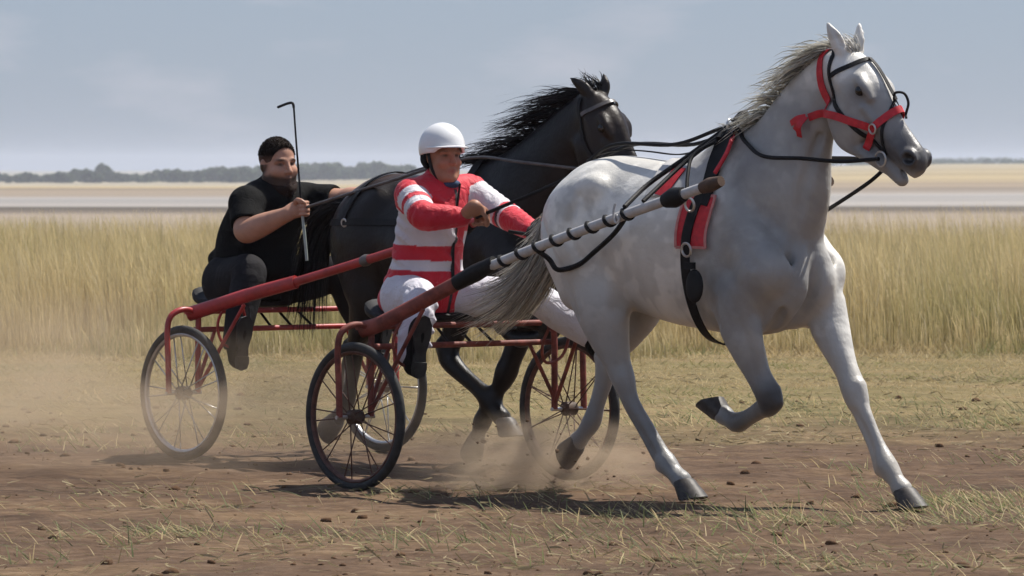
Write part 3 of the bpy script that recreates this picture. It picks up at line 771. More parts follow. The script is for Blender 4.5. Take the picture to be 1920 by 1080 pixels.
def blades(x, y, L, W, lean, az, c0, c1, m=4, curl=1.6, z0=None, head=None, headw=1.0, a0=0.0):
    """vertical ribbons: root positions, length, width, lean (radians at the tip), direction, root and tip colours"""
    n = len(x); t = np.linspace(0, 1, m)[None, :]
    ang = lean[:, None] * ((a0 + (1 - a0) * t) ** curl if a0 > 0 else t ** curl)
    ds_ = np.diff(t, axis=1) * L[:, None]
    h = np.concatenate([np.zeros((n, 1)), np.cumsum(np.cos(ang[:, :-1]) * ds_, 1)], 1)
    o = np.concatenate([np.zeros((n, 1)), np.cumsum(np.sin(ang[:, :-1]) * ds_, 1)], 1)
    P = np.stack([x[:, None] + o * np.cos(az)[:, None], y[:, None] + o * np.sin(az)[:, None], (terrain(x, y) if z0 is None else z0)[:, None] + h], -1)
    wa = rng.uniform(0, math.pi, n)
    wd = np.stack([np.cos(wa), np.sin(wa), np.zeros(n)], -1)[:, None, :]
    prof = (1 - 0.85 * t ** 1.5)
    if head is not None:
        prof = prof * (1 + (headw - 1) * np.exp(-((t - 0.88) / 0.12) ** 2) * head[:, None])
    hw = (W[:, None] * 0.5 * prof)[:, :, None]
    V = np.stack([P + wd * hw, P - wd * hw], 2).reshape(-1, 3)
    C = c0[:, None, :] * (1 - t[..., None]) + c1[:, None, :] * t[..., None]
    C = np.repeat(C[:, :, None, :], 2, axis=2).reshape(-1, 3)
    i = np.arange(n)[:, None] * m * 2 + np.arange(m - 1)[None, :] * 2
    F = np.stack([i, i + 1, i + 3, i + 2], -1).reshape(-1, 4)
    return V, F, C

def pal(n, a, b, jit=0.12):
    t = rng.random((n, 1)); c = np.array(a) * (1 - t) + np.array(b) * t
    return np.clip(c * (1 + rng.normal(0, jit, (n, 1))), 0.005, 1)

# tall dry grass field
def field_points(y0, y1, dens, marg=2.3):
    A = (y1 - y0) * (y0 + y1) * 0.0907 * marg
    n = int(A * dens)
    y = rng.uniform(y0 ** 2, y1 ** 2, n) ** 0.5
    x = rng.uniform(-1, 1, n) * y * 0.0907 * marg
    k = (np.abs(x) < y * 0.0907 * 1.15) | (rng.random(n) < 0.45)
    return x[k], y[k]
X_, Y_ = [], []
for y0, y1, dn_ in ((42.5, 50, 600), (50, 58, 430), (58, 70, 230), (70, 84, 130), (84, 96, 80)):
    a, b_ = field_points(y0, y1, dn_); X_.append(a); Y_.append(b_)
gx = np.concatenate(X_); gy = np.concatenate(Y_)
front = 46.2 + (fbm(gx * 0.55, gy * 0 + 3.0) - 0.5) * 7.0
clump = fbm(gx * 0.9, gy * 0.9); keep = (rng.random(len(gx)) < ss(-2.6, 1.4, gy - front)) & (rng.random(len(gx)) < np.clip(clump * 3.2 - 0.75, 0.06, 1))
gx, gy, clump = gx[keep], gy[keep], clump[keep]
n = len(gx)
edgef = ss(0.0, 3.0, gy - 45.6)
patch = fbm(gx * 0.55 + 5, gy * 0.4); big = fbm(gx * 0.16 + 31, gy * 0.12 + 7)
Lg = (0.22 + 0.52 * edgef) * (0.50 + 0.80 * big + 0.35 * (clump - 0.5)) * rng.uniform(0.5, 1.22, n)
green = ss(0.42, 0.62, patch)[:, None]
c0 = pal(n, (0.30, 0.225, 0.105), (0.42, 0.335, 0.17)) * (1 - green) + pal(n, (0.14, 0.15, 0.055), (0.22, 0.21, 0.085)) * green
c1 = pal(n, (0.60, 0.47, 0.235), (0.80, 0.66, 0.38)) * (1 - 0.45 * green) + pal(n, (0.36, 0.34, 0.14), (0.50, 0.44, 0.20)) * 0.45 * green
pale = rng.random(n) < 0.03
c0[pale] = pal(int(pale.sum()), (0.60, 0.50, 0.31), (0.75, 0.65, 0.44)); c1[pale] = c0[pale] * 1.15
hd = (rng.random(n) < 0.5).astype(float)
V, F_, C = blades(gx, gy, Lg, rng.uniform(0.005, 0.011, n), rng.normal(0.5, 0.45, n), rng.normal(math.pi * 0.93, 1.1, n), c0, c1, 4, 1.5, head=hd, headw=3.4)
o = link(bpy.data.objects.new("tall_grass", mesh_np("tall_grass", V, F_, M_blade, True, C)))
tag(o, "tall golden dry grass growing along the far side of the track", "grass", kind="stuff")

# cropped dry grass between the track and the field, and sparse green tufts on the dirt
x1, y1 = field_points(33, 46.5, 300)
k = rng.random(len(x1)) < ss(32.5, 40, y1 + (fbm(x1 * 0.4, y1 * 0.4) - 0.5) * 8) * (0.25 + 1.2 * fbm(x1 * 1.4, y1 * 1.4))
x1, y1 = x1[k], y1[k]; n1_ = len(x1)
gr = ss(0.48, 0.62, fbm(x1 * 0.8 + 3, y1 * 0.8))[:, None]
d0 = pal(n1_, (0.27, 0.205, 0.105), (0.42, 0.33, 0.18)) * (1 - gr) + pal(n1_, (0.15, 0.155, 0.06), (0.24, 0.22, 0.095)) * gr
V1, F1, C1 = blades(x1, y1, rng.uniform(0.03, 0.09, n1_) * (1 + 1.6 * ss(42.5, 46, y1)), rng.uniform(0.005, 0.010, n1_), np.clip(rng.normal(1.36, 0.2, n1_), 0.3, 1.53) - 0.6 * ss(43, 46, y1), rng.uniform(0, 6.28, n1_), d0, d0 * 1.3, 4, 0.5, a0=0.7)
o = link(bpy.data.objects.new("short_dry_grass", mesh_np("short_dry_grass", V1, F1, M_blade, True, C1)))
tag(o, "short cropped dry grass on the verge behind the track", "grass", kind="stuff")

tx, ty = [], []
# tufts: strips of green survivors on the churned ground
cx = rng.uniform(-6.5, 6.5, 1750); cy = rng.uniform(20.5, 36, 1750)
w = fbm(cx * 0.45 + 60, cy * 0.75 + 11)
band = 0.42 * np.exp(-((cy - 23.6 - 0.25 * cx) / 1.3) ** 2) + 0.40 * np.exp(-((cy - 30.6 - 0.3 * cx) / 1.3) ** 2) + 0.15
right = 0.45 + 0.55 * ss(-1.5, 2.0, cx)
kk = rng.random(1750) < np.clip((w - 0.40) * 4.0 * band * 2.2 * right, 0, 1)
cx, cy = cx[kk], cy[kk]
for a, b_ in zip(cx, cy):
    q = rng.integers(14, 60)
    r_ = rng.uniform(0.06, 0.34)
    tx.append(a + rng.normal(0, r_ * 1.5, q)); ty.append(b_ + rng.normal(0, r_, q))
tx = np.concatenate(tx); ty = np.concatenate(ty); n2_ = len(tx)
g0 = pal(n2_, (0.11, 0.135, 0.055), (0.22, 0.23, 0.11)); dry = rng.random(n2_) < 0.42
g0[dry] = pal(int(dry.sum()), (0.33, 0.26, 0.135), (0.52, 0.43, 0.25))
V2, F2, C2 = blades(tx, ty, rng.uniform(0.04, 0.15, n2_), rng.uniform(0.004, 0.008, n2_), np.clip(rng.normal(1.30, 0.22, n2_), 0.4, 1.52), rng.normal(math.pi, 1.3, n2_) * np.sign(rng.normal(0.3, 1, n2_)), g0, g0 * 1.4, 5, 0.45, a0=0.55)
o = link(bpy.data.objects.new("green_tufts", mesh_np("green_tufts", V2, F2, M_blade, True, C2)))
tag(o, "trampled green and straw tufts scattered over the dirt track", "grass", kind="stuff")

# loose straw lying on the dirt
ns = 30000
sx = rng.uniform(-5.4, 5.4, ns); sy = rng.uniform(19.5, 40, ns)
kk = rng.random(ns) < np.clip(fbm(sx * 0.6 + 90, sy * 0.8) * 3.2 - 1.15, 0.05, 1) * (0.4 + 0.6 * ss(-2.5, 1.0, sx))
sx, sy = sx[kk], sy[kk]; ns = len(sx)
ang = rng.normal(0.0, 0.75, ns); Ls = rng.uniform(0.02, 0.095, ns)
tt = np.linspace(-0.5, 0.5, 4)[None, :]
bend = rng.normal(0, 0.35, ns)[:, None] * tt ** 2 * Ls[:, None] * 2
px = sx[:, None] + np.cos(ang)[:, None] * tt * Ls[:, None] - np.sin(ang)[:, None] * bend
py = sy[:, None] + np.sin(ang)[:, None] * tt * Ls[:, None] + np.cos(ang)[:, None] * bend
pz = terrain(px, py) + 0.006 + np.abs(rng.normal(0, 0.012, (ns, 1))) * (1 + tt * rng.normal(0, 1.5, (ns, 1)))
P = np.stack([px, py, pz], -1)
V3, F3 = strands(P, rng.uniform(0.004, 0.009, ns))
C3 = np.repeat(pal(ns, (0.20, 0.155, 0.085), (0.42, 0.35, 0.21)), 8, axis=0)
o = link(bpy.data.objects.new("loose_straw", mesh_np("loose_straw", V3, F3, M_blade, True, C3)))
tag(o, "loose straw lying scattered over the brown dirt track", "straw", kind="stuff")

# clods of earth
def rock_shape(seed):
    r_ = np.random.default_rng(seed); mb = MB(); mb.ball((0, 0, 0), 1.0, nu=7, nv=4)
    V = np.concatenate(mb.v); V = V * (1 + r_.normal(0, 0.16, (len(V), 1))) * r_.uniform(0.7, 1.2, 3) * np.array([1, 1, 0.6])
    return V, mb.f4, mb.f3
shapes = [rock_shape(s_) for s_ in range(6)]
nc = 5200
kx = rng.uniform(-5.4, 5.4, nc); ky = rng.uniform(20, 37, nc)
kk = rng.random(nc) < np.clip(fbm(kx * 0.6 + 20, ky * 1.0 + 5) * 2.4 - 0.7, 0.05, 1)
kx, ky = kx[kk], ky[kk]
VV, Q4, Q3, nn = [], [], [], 0
for a, b_ in zip(kx, ky):
    Vs, f4, f3 = shapes[rng.integers(6)]
    sz = 0.006 + 0.026 * rng.random() ** 7
    th = rng.uniform(0, 6.28); c_, s_ = math.cos(th), math.sin(th)
    Vr = Vs @ np.array([[c_, s_, 0], [-s_, c_, 0], [0, 0, 1]]) * sz
    VV.append(Vr + np.array([a, b_, float(terrain(a, b_)) + sz * 0.1])); Q4.append(np.array(f4) + nn); Q3.append(np.array(f3) + nn); nn += len(Vs)
M_clod = simple("dry_earth", (0.11, 0.064, 0.037), 0.95, 0.4, 20.0, bmp=0.5, bscale=80, spec=0.1)
o = link(bpy.data.objects.new("earth_clods", mesh_np("earth_clods", np.concatenate(VV), [np.concatenate(Q4), np.concatenate(Q3)], M_clod, True)))
tag(o, "small crumbling clods of brown earth on the churned track", "clods", kind="stuff")

# ------------------------------------------------------------------ far trees
def leaf_cloud(seed, n, rad, lobes):
    r_ = np.random.default_rng(seed)
    L_ = r_.normal(0, 1, (lobes, 3)); L_ /= np.linalg.norm(L_, axis=1, keepdims=True)
    L_ = L_ * r_.uniform(0.25, 0.62, (lobes, 1)) * np.array(rad); lr = r_.uniform(0.32, 0.55, lobes)
    w_ = r_.integers(lobes, size=n); d_ = r_.normal(0, 1, (n, 3)); d_ /= np.linalg.norm(d_, axis=1, keepdims=True)
    P_ = L_[w_] + d_ * (lr[w_][:, None] * np.array(rad)) * r_.uniform(0.6, 1.0, (n, 1)) ** 0.4
    s_ = r_.uniform(0.22, 0.5, n)[:, None]
    a_ = np.cross(d_, r_.normal(0, 1, (n, 3))); a_ /= np.linalg.norm(a_, axis=1, keepdims=True) + 1e-9
    b_ = np.cross(d_ + r_.normal(0, 0.5, (n, 3)), a_); b_ /= np.linalg.norm(b_, axis=1, keepdims=True) + 1e-9
    V_ = np.stack([P_ + a_ * s_, P_ + b_ * s_ * 0.8, P_ - a_ * s_, P_ - b_ * s_ * 0.8], 1).reshape(-1, 3)
    F_ = np.arange(n * 4).reshape(n, 4)
    C_ = np.repeat(np.clip(np.array([0.052, 0.080, 0.030]) * (1 + r_.normal(0, 0.35, (n, 1))), 0.01, 1), 4, axis=0)
    return V_, F_, C_
M_leaf = blade_mat("far_leaves", 0.7, 0.2)
M_bark = simple("bark", (0.09, 0.07, 0.05), 0.9, 0.3, 3.0, bmp=0.4, bscale=8)
crowns, trunks = [], []
for s_ in range(7):
    rad = (2.6 + 0.35 * (s_ % 3), 2.6, 2.3 + 0.5 * (s_ % 2))
    V_, F_, C_ = leaf_cloud(50 + s_, 900, rad, 9)
    V_[:, 2] += rad[2] * 0.86
    Vb, Fb, Cb = leaf_cloud(150 + s_, 260, (3.0, 2.6, 1.3), 6); Vb[:, 2] += 0.7
    F_ = np.concatenate([F_, Fb + len(V_)]); V_ = np.concatenate([V_, Vb]); C_ = np.concatenate([C_, Cb])
    crowns.append(mesh_np("crown", V_, F_, M_leaf, False, C_))
    mb = MB(); mb.tube(spline([(0, 0, -0.4), (0.1, 0, 1.2), (0.0, 0.1, 2.6), (0.15, 0.0, 4.0)], 3), np.linspace(0.28, 0.08, 10), 7)
    for q in range(4):
        a = q * 1.6 + s_
        mb.tube([(0.05, 0.03, 1.6 + 0.4 * q), (1.1 * math.cos(a), 1.1 * math.sin(a), 2.6 + 0.4 * q)], [0.11, 0.04], 6)
    trunks.append(mb.mesh("trunk", M_bark))
def far_tree(x, y, h, var, label, group):
    z = float(terrain(x, y))
    root = empty("tree", (x, y, z), rng.uniform(0, 6.28)); s_ = h / 5.9
    root.scale = (s_ * rng.uniform(0.95, 1.35), s_ * rng.uniform(0.95, 1.3), s_)
    link(bpy.data.objects.new("trunk", trunks[var]), root); link(bpy.data.objects.new("crown", crowns[var]), root)
    tag(root, label, "tree", group)
F_PX = 10580.0
prof = [(-200, 27), (0, 20), (60, 19), (80, 11), (100, 22), (140, 26), (165, 34), (195, 36), (230, 17), (262, 14), (300, 30), (340, 24), (375, 27), (400, 38), (440, 33), (480, 36), (540, 37), (600, 40), (660, 37), (710, 33), (750, 40), (775, 22), (830, 18), (900, 22)]
pxs = [p[0] for p in prof]; phs = [p[1] for p in prof]
tpx = -190.0
while tpx < 800:
    y = 2050 + rng.uniform(-60, 120) + (250 if tpx > 500 else 0)
    hpx = np.interp(tpx, pxs, phs) * rng.uniform(0.7, 1.12)
    far_tree((tpx - 960) / F_PX * y, y, hpx * y / F_PX + 1.2, int(rng.integers(7)), "hazy grey-green tree in the far shelterbelt along the left horizon", "trees of the far shelterbelt")
    tpx += rng.uniform(6, 14)
# the wood on the far right horizon reads as one blue mass
VV, FF, CC, nn = [], [], [], 0
for q in range(330):
    x = rng.uniform(35, 340); y = 2700 + rng.uniform(-80, 160)
    V_, F_, C_ = leaf_cloud(900 + q % 12, 90, (5.5, 4, 3.6), 5)
    k_ = 0.72 + 0.5 * fbm(x * 0.02, 3.0)
    VV.append(V_ * np.array([1.1, 1.1, k_ * 0.78]) + np.array([x, y, float(terrain(x, y)) + 1.9 * k_])); FF.append(F_ + nn); CC.append(C_); nn += len(V_)
o = link(bpy.data.objects.new("far_wood", mesh_np("far_wood", np.concatenate(VV), np.concatenate(FF), M_leaf, False, np.concatenate(CC))))
tag(o, "blue hazy wood along the far right horizon", "wood", kind="stuff")

# ------------------------------------------------------------------ the hazy summer air
mh = bpy.data.materials.new("summer_haze"); mh.use_nodes = True
hn = mh.node_tree; hn.nodes.clear()
ho = hn.nodes.new("ShaderNodeOutputMaterial"); hv = hn.nodes.new("ShaderNodeVolumePrincipled")
hv.inputs["Color"].default_value = (0.74, 0.80, 0.95, 1); hv.inputs["Density"].default_value = 0.00015; hv.inputs["Anisotropy"].default_value = 0.2
mh.cycles.homogeneous_volume = True
hn.links.new(hv.outputs[0], ho.inputs["Volume"])
mb = MB(); mb.box((0, 3700, 2.5), (7400, 7700, 27.0))
haze = mb.build("haze", mh, None, False, 0); tag(haze, "pale blue summer haze filling the air over the plain", "haze", kind="stuff")
# ------------------------------------------------------------------ horse coats
def head_sn(V, g):
    o, a = g["head"]; q = g["hs"]
    ds = np.array([math.cos(R(a)), math.sin(R(a))]); dn = np.array([-ds[1], ds[0]])
    D_ = V[:, [0, 2]] - np.array([o[0], o[2]])
    return D_ @ ds / q, D_ @ dn / q

def lerp(c, col, w):
    w = np.clip(w, 0, 1)[:, None]
    return c * (1 - w) + np.array(col) * w

def blob(V, p, r):
    return np.exp(-(np.linalg.norm(V - np.array(p), axis=1) / r) ** 2)

def col_white(V, H, g):
    s_, n_ = head_sn(V, g)
    d1 = fbm(V[:, 0] * 9 + V[:, 1] * 5, V[:, 2] * 9 + V[:, 1] * 3, 4)
    d2 = fbm(V[:, 0] * 26 + 7, V[:, 2] * 26 + V[:, 1] * 11, 3)
    c = np.array([0.70, 0.675, 0.62]) * (0.80 + 0.26 * d1 + 0.14 * d2)[:, None]
    rump = blob(V, (0.95, -0.24, 1.30), 0.22) + blob(V, (0.95, 0.24, 1.30), 0.22)
    c = lerp(c, (0.24, 0.238, 0.235), rump * ss(0.36, 0.66, d1) * 0.5)
    c = c * (0.90 + 0.2 * ss(0.44, 0.56, fbm(V[:, 0] * 16 + 3, V[:, 2] * 16 + V[:, 1] * 9, 3)))[:, None]
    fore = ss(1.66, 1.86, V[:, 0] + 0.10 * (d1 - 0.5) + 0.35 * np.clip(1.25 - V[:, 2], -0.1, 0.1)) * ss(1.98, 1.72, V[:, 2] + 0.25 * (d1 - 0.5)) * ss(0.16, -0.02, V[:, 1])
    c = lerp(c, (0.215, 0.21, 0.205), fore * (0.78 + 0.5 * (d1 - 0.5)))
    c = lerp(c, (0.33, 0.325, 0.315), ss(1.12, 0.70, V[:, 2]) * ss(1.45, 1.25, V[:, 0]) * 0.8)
    head = (V[:, 0] > 2.25) & (V[:, 2] > 1.35)
    mz = ss(0.33, 0.46, s_ + 0.14 * d1 - 0.07 - 1.0 * np.clip(n_ - 0.0, -0.02, 0.1)) * ss(-0.19, -0.13, n_ - 0.6 * (s_ - 0.36)) * head
    c = lerp(c, (0.075, 0.072, 0.075), mz * 0.95)
    for y in (-1, 1):
        c = lerp(c, (0.10, 0.095, 0.095), blob(V, H(0.205, 0.008, 0.09 * y), 0.042) * 0.95)
        c = lerp(c, (0.20, 0.195, 0.195), blob(V, H(0.235, -0.01, 0.09 * y), 0.07) * 0.55)
        c = lerp(c, (0.012, 0.010, 0.010), blob(V, H(0.548, 0.008, 0.050 * y), 0.030) * 1.3)
    low = ss(0.72, 0.30, V[:, 2]) * (V[:, 2] < 0.85)
    c = lerp(c, (0.165, 0.16, 0.155), low * (0.75 + 0.5 * (d1 - 0.5)))
    c = lerp(c, (0.055, 0.052, 0.052), np.clip(blob(V, (2.05, -0.14, 0.47), 0.085) * 1.4, 0, 1))                # dark knee
    c = lerp(c, (0.11, 0.105, 0.10), (blob(V, (1.80, -0.06, 0.36), 0.15)) * 0.9)
    c = lerp(c, (0.50, 0.47, 0.42), ss(0.02, 0.09, V[:, 1]) * ss(2.15, 2.25, V[:, 0]) * ss(0.75, 0.6, V[:, 2]) * 0.7)
    c = lerp(c, (0.40, 0.36, 0.30), blob(V, (2.52, 0.1, 0.13), 0.10) * 0.6)
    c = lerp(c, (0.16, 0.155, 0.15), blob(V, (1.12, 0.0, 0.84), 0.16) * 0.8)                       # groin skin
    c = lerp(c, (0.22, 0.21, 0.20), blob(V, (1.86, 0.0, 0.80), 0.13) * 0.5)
    return np.clip(c, 0.005, 0.9)

def col_black(V, H, g):
    d1 = fbm(V[:, 0] * 8 + V[:, 1] * 5, V[:, 2] * 8, 4)
    c = np.array([0.0085, 0.0064, 0.0056]) * (0.75 + 0.5 * d1)[:, None]
    c = lerp(c, (0.11, 0.052, 0.027), blob(V, (0.70, 0, 1.47), 0.17) * 0.9)
    c = lerp(c, (0.022, 0.014, 0.010), ss(2.05, 2.3, V[:, 0]) * ss(1.4, 1.7, V[:, 2]) * 0.8)
    return c

def coat(name, rough, sheen, spec):
    m = vcol_mat(name, rough, 0.07, 5.0, sheen, 0.0, spec=spec)
    nt = m.node_tree; b = nt.nodes["Principled BSDF"]; v = objco(nt)
    mp_ = nt.nodes.new("ShaderNodeMapping"); mp_.inputs["Scale"].default_value = (1.0, 1.0, 0.35); nt.links.new(v, mp_.inputs["Vector"])
    a = noise(nt, 130.0, 3.0, 0.6, mp_.outputs["Vector"]); c = noise(nt, 7.0, 3.0, 0.5, v)
    ad = nt.nodes.new("ShaderNodeMath"); ad.operation = 'MULTIPLY_ADD'; ad.inputs[1].default_value = 6.0
    nt.links.new(c.outputs["Fac"], ad.inputs[0]); nt.links.new(a.outputs["Fac"], ad.inputs[2])
    bump(nt, b, ad.outputs[0], 0.3, 0.007)
    return m
M_coat_white = coat("grey_coat", 0.40, 0.05, 0.5)
M_coat_black = coat("black_coat", 0.40, 0.0, 0.28)
M_hair = blade_mat("horse_hair", 0.5, 0.15)

BA, BB = (1.4, 0, 0), (1.2, 0, 0)
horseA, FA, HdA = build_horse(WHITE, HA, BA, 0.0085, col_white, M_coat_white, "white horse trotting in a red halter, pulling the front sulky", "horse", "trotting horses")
horseB, FB, HdB = build_horse(BLACK, HB, BB, 0.011, col_black, M_coat_black, "black horse trotting behind the driver in red and white", "horse", "trotting horses")

# ------------------------------------------------------------------ manes and tails
def hair(name, P, w, c_root, c_tip, root, base, jit=0.2):
    V, F = strands(P - np.asarray(base), w); n, m, _ = P.shape
    k = np.clip(1 + rng.normal(0, jit, (n, 1, 1)), 0.3, 1.8)
    t = np.linspace(0, 1, m)[None, :, None]
    C = (np.array(c_root) * (1 - t) + np.array(c_tip) * t) * k
    C = np.repeat(C[:, :, None, :], 2, axis=2).reshape(-1, 3)
    me = mesh_np(name, V, F, M_hair, True, np.clip(C, 0.002, 0.95))
    return link(bpy.data.objects.new(name, me), root)

def mane_paths(F, crest, n, Lr, d0, d1, spread, droop=0.0, m=8, ysd=0.012, lk=1.0):
    cr_ = spline(np.array(crest, float), 20)
    t = rng.random(n); idx = t * (len(cr_) - 1); i = np.floor(idx).astype(int).clip(0, len(cr_) - 2); f = (idx - i)[:, None]
    root = cr_[i] * (1 - f) + cr_[i + 1] * f
    root[:, 1] += rng.normal(0, ysd, n)
    root = F.snap(root, -0.006)
    L = rng.uniform(*Lr, n) * (0.75 + 0.5 * vnoise(t * 40, t * 0))
    lock = vnoise(t * 26.0, t * 0 + 5)[:, None] - 0.5          # neighbouring hairs move together in locks
    lock2 = vnoise(t * 26.0, t * 0 + 9)[:, None] - 0.5
    a = np.array(d0) + rng.normal(0, spread * 0.5, (n, 3)) + lock * np.array([0.2, 0.9, 0.5]) * lk
    b = np.array(d1) + rng.normal(0, spread * 0.4, (n, 3)) + lock2 * np.array([0.3, 0.7, 0.8]) * lk
    a /= np.linalg.norm(a, axis=1, keepdims=True); b /= np.linalg.norm(b, axis=1, keepdims=True)
    u = np.linspace(0, 1, m)[None, :, None]
    P = root[:, None, :] + L[:, None, None] * (a[:, None, :] * (u - 0.5 * u ** 2) + b[:, None, :] * (0.5 * u ** 2 + 0.15 * u ** 3))
    P[:, :, 2] -= droop * (u[:, :, 0] ** 2) * L[:, None]
    P += np.sin(u * 6 + rng.uniform(0, 6, (n, 1, 1))) * 0.012 * u * L[:, None, None] / 0.2 * rng.normal(0, 1, (n, 1, 3)) * 0.5
    return P

crestA = [(1.74, 0, 1.60), (1.93, 0, 1.705), (2.13, 0, 1.878), (2.26, 0, 1.985), (2.33, 0, 2.02)]
PA = mane_paths(FA, crestA, 850, (0.07, 0.19), (-0.50, -0.45, 0.30), (-0.95, -0.30, -0.15), 0.40, 0.30)
hair("mane", PA, rng.uniform(0.004, 0.009, len(PA)), (0.26, 0.24, 0.19), (0.66, 0.635, 0.56), horseA, BA, 0.35)
PF = mane_paths(FA, [(2.36, 0, 2.03), (2.40, 0, 2.02), (2.43, 0, 2.0)], 160, (0.06, 0.14), (-0.2, -0.1, 0.7), (-0.9, 0.1, 0.25), 0.5, 0.1, ysd=0.02)
hair("forelock", PF, rng.uniform(0.004, 0.008, len(PF)), (0.36, 0.34, 0.31), (0.68, 0.66, 0.62), horseA, BA, 0.3)

def tail_paths(path, n, r0, r1, m=14, len_var=(0.6, 1.05), split=0.0):
    P0 = spline(np.array(path, float), 12); s_ = np.linspace(0, 1, len(P0))
    off = rng.normal(0, 1, (n, 3)); off /= np.maximum(1.0, np.linalg.norm(off, axis=1, keepdims=True))
    L = rng.uniform(*len_var, n); u = np.linspace(0, 1, m)
    out = np.zeros((n, m, 3))
    for k in range(3):
        out[:, :, k] = np.interp((L[:, None] * u[None, :]).clip(0, 1), s_, P0[:, k])
    over = (L[:, None] * u[None, :] - 1).clip(0, 1)
    d_ = P0[-1] - P0[-3]; d_ = d_ / np.linalg.norm(d_)
    out += over[:, :, None] * d_ * 0.8
    rr = (r0 + (r1 - r0) * u ** 1.2)[None, :, None]
    out += off[:, None, :] * rr
    ph = rng.uniform(0, 6.28, (n, 1)); lockp = (off[:, :1] * 2.0)
    wv = np.sin(u[None, :] * 7 + ph * 0.4 + lockp) * 0.02 * u[None, :]
    out[:, :, 2] += wv; out[:, :, 1] += np.cos(u[None, :] * 6 + lockp * 2) * 0.02 * u[None, :]
    return out
TPA = tail_paths([(0.66, 0, 1.32), (0.605, 0, 1.28), (0.555, 0, 1.14), (0.46, 0.0, 1.00), (0.30, 0.02, 0.885), (0.10, 0.04, 0.80)], 1400, 0.022, 0.13, len_var=(0.45, 1.08))
hair("tail", TPA, rng.uniform(0.004, 0.009, len(TPA)), (0.40, 0.385, 0.35), (0.50, 0.47, 0.40), horseA, BA, 0.35)

crestB = [(1.47, 0, 1.50), (1.64, 0, 1.585), (1.90, 0, 1.73), (2.08, 0, 1.835), (2.17, 0, 1.88)]
PB = mane_paths(FB, crestB, 900, (0.10, 0.36), (-0.94, -0.20, 0.10), (-1.0, -0.1, -0.16), 0.18, 0.10, m=10, lk=0.5)
hair("mane", PB, rng.uniform(0.0025, 0.006, len(PB)), (0.010, 0.009, 0.010), (0.014, 0.013, 0.015), horseB, BB, 0.3)
PFB = mane_paths(FB, [(2.17, 0, 1.89), (2.22, 0, 1.89)], 120, (0.06, 0.13), (-0.3, 0, 0.8), (-0.9, 0.1, 0.3), 0.6, 0.1, ysd=0.02)
hair("forelock", PFB, rng.uniform(0.004, 0.008, len(PFB)), (0.010, 0.009, 0.010), (0.014, 0.013, 0.015), horseB, BB, 0.3)
TPB = tail_paths([(0.50, 0, 1.28), (0.42, 0, 1.30), (0.30, 0, 1.22), (0.22, 0.0, 1.08), (0.19, 0.0, 0.90), (0.17, 0, 0.70)], 900, 0.03, 0.10, len_var=(0.5, 1.05))
hair("tail", TPB, rng.uniform(0.005, 0.010, len(TPB)), (0.010, 0.009, 0.009), (0.013, 0.012, 0.012), horseB, BB, 0.3)

# ------------------------------------------------------------------ tack
def strap_mb(F, pts, width, thick=0.004, off=0.002, closed=False, n=10, free=False, up=None, mb=None):
    """a leather or webbing strap that hugs the body"""
    P = spline(np.array(list(pts) + ([pts[0]] if closed else []), float), n)
    if F is not None and not free:
        P = F.snap(P, off + thick * 0.5)
        for _ in range(2):
            Q = P.copy(); Q[1:-1] = 0.25 * P[:-2] + 0.5 * P[1:-1] + 0.25 * P[2:]
            P = Q
        N = F.grad(P)
    else:
        N = np.tile(np.array(up if up is not None else (0, -1.0, 0), float), (len(P), 1))
    T = np.gradient(P, axis=0); T /= np.linalg.norm(T, axis=1, keepdims=True) + 1e-9
    W = np.cross(T, N); W /= np.linalg.norm(W, axis=1, keepdims=True) + 1e-9
    N = np.cross(W, T)
    rings = [[p + w * width / 2 + q * thick / 2, p - w * width / 2 + q * thick / 2, p - w * width / 2 - q * thick / 2, p + w * width / 2 - q * thick / 2] for p, w, q in zip(P, W, N)]
    mb = mb or MB(); mb.loft(rings, True)
    return mb
def mir(p): return np.array([p[0], -p[1], p[2]])

h_ = HdA
bridle = HA.thing("bridle", (2.5, 0, 0)); tag(bridle, "black leather bridle strapped over the white horse's head", "bridle"); bb = (2.5, 0, 0)
for sgn in (1, -1):
    k = lambda s_, n_, y_: h_(s_, n_, y_ * sgn)
    part("cheek_strap", strap_mb(FA, [k(0.00, -0.02, -0.07), k(0.05, -0.075, -0.085), k(0.14, -0.115, -0.09), k(0.26, -0.105, -0.085), k(0.37, -0.09, -0.065), k(0.455, -0.085, -0.055)], 0.020), M_black, bridle, bb)
    m = MB(); m.ring(h_(0.462, -0.092, -0.066 * sgn), (0.1, 1, 0.1), 0.032, 0.0045, 24, 6); part("bit_ring", m, M_steel, bridle, bb)
    part("nose_strap", strap_mb(FA, [k(0.30, 0.09, -0.004), k(0.335, 0.05, -0.045), k(0.38, -0.02, -0.06), k(0.45, -0.08, -0.055)], 0.014), M_black, bridle, bb)
part("browband", strap_mb(FA, [h_(0.055, -0.06, -0.085), h_(0.075, 0.02, -0.08), h_(0.083, 0.075, -0.045), h_(0.085, 0.085, 0.0), h_(0.083, 0.075, 0.045), h_(0.075, 0.02, 0.08), h_(0.055, -0.06, 0.085)], 0.022), M_black, bridle, bb)
part("crown_strap", strap_mb(FA, [h_(0.0, -0.02, -0.07), h_(-0.03, 0.01, -0.04), h_(-0.035, 0.015, 0.0), h_(-0.03, 0.01, 0.04), h_(0.0, -0.02, 0.07)], 0.022), M_black, bridle, bb)
part("overcheck", strap_mb(FA, [h_(0.085, 0.09, 0.0), h_(0.15, 0.09, 0.0), h_(0.22, 0.085, 0.0), h_(0.30, 0.08, 0.0)], 0.020, off=0.005), M_black, bridle, bb)
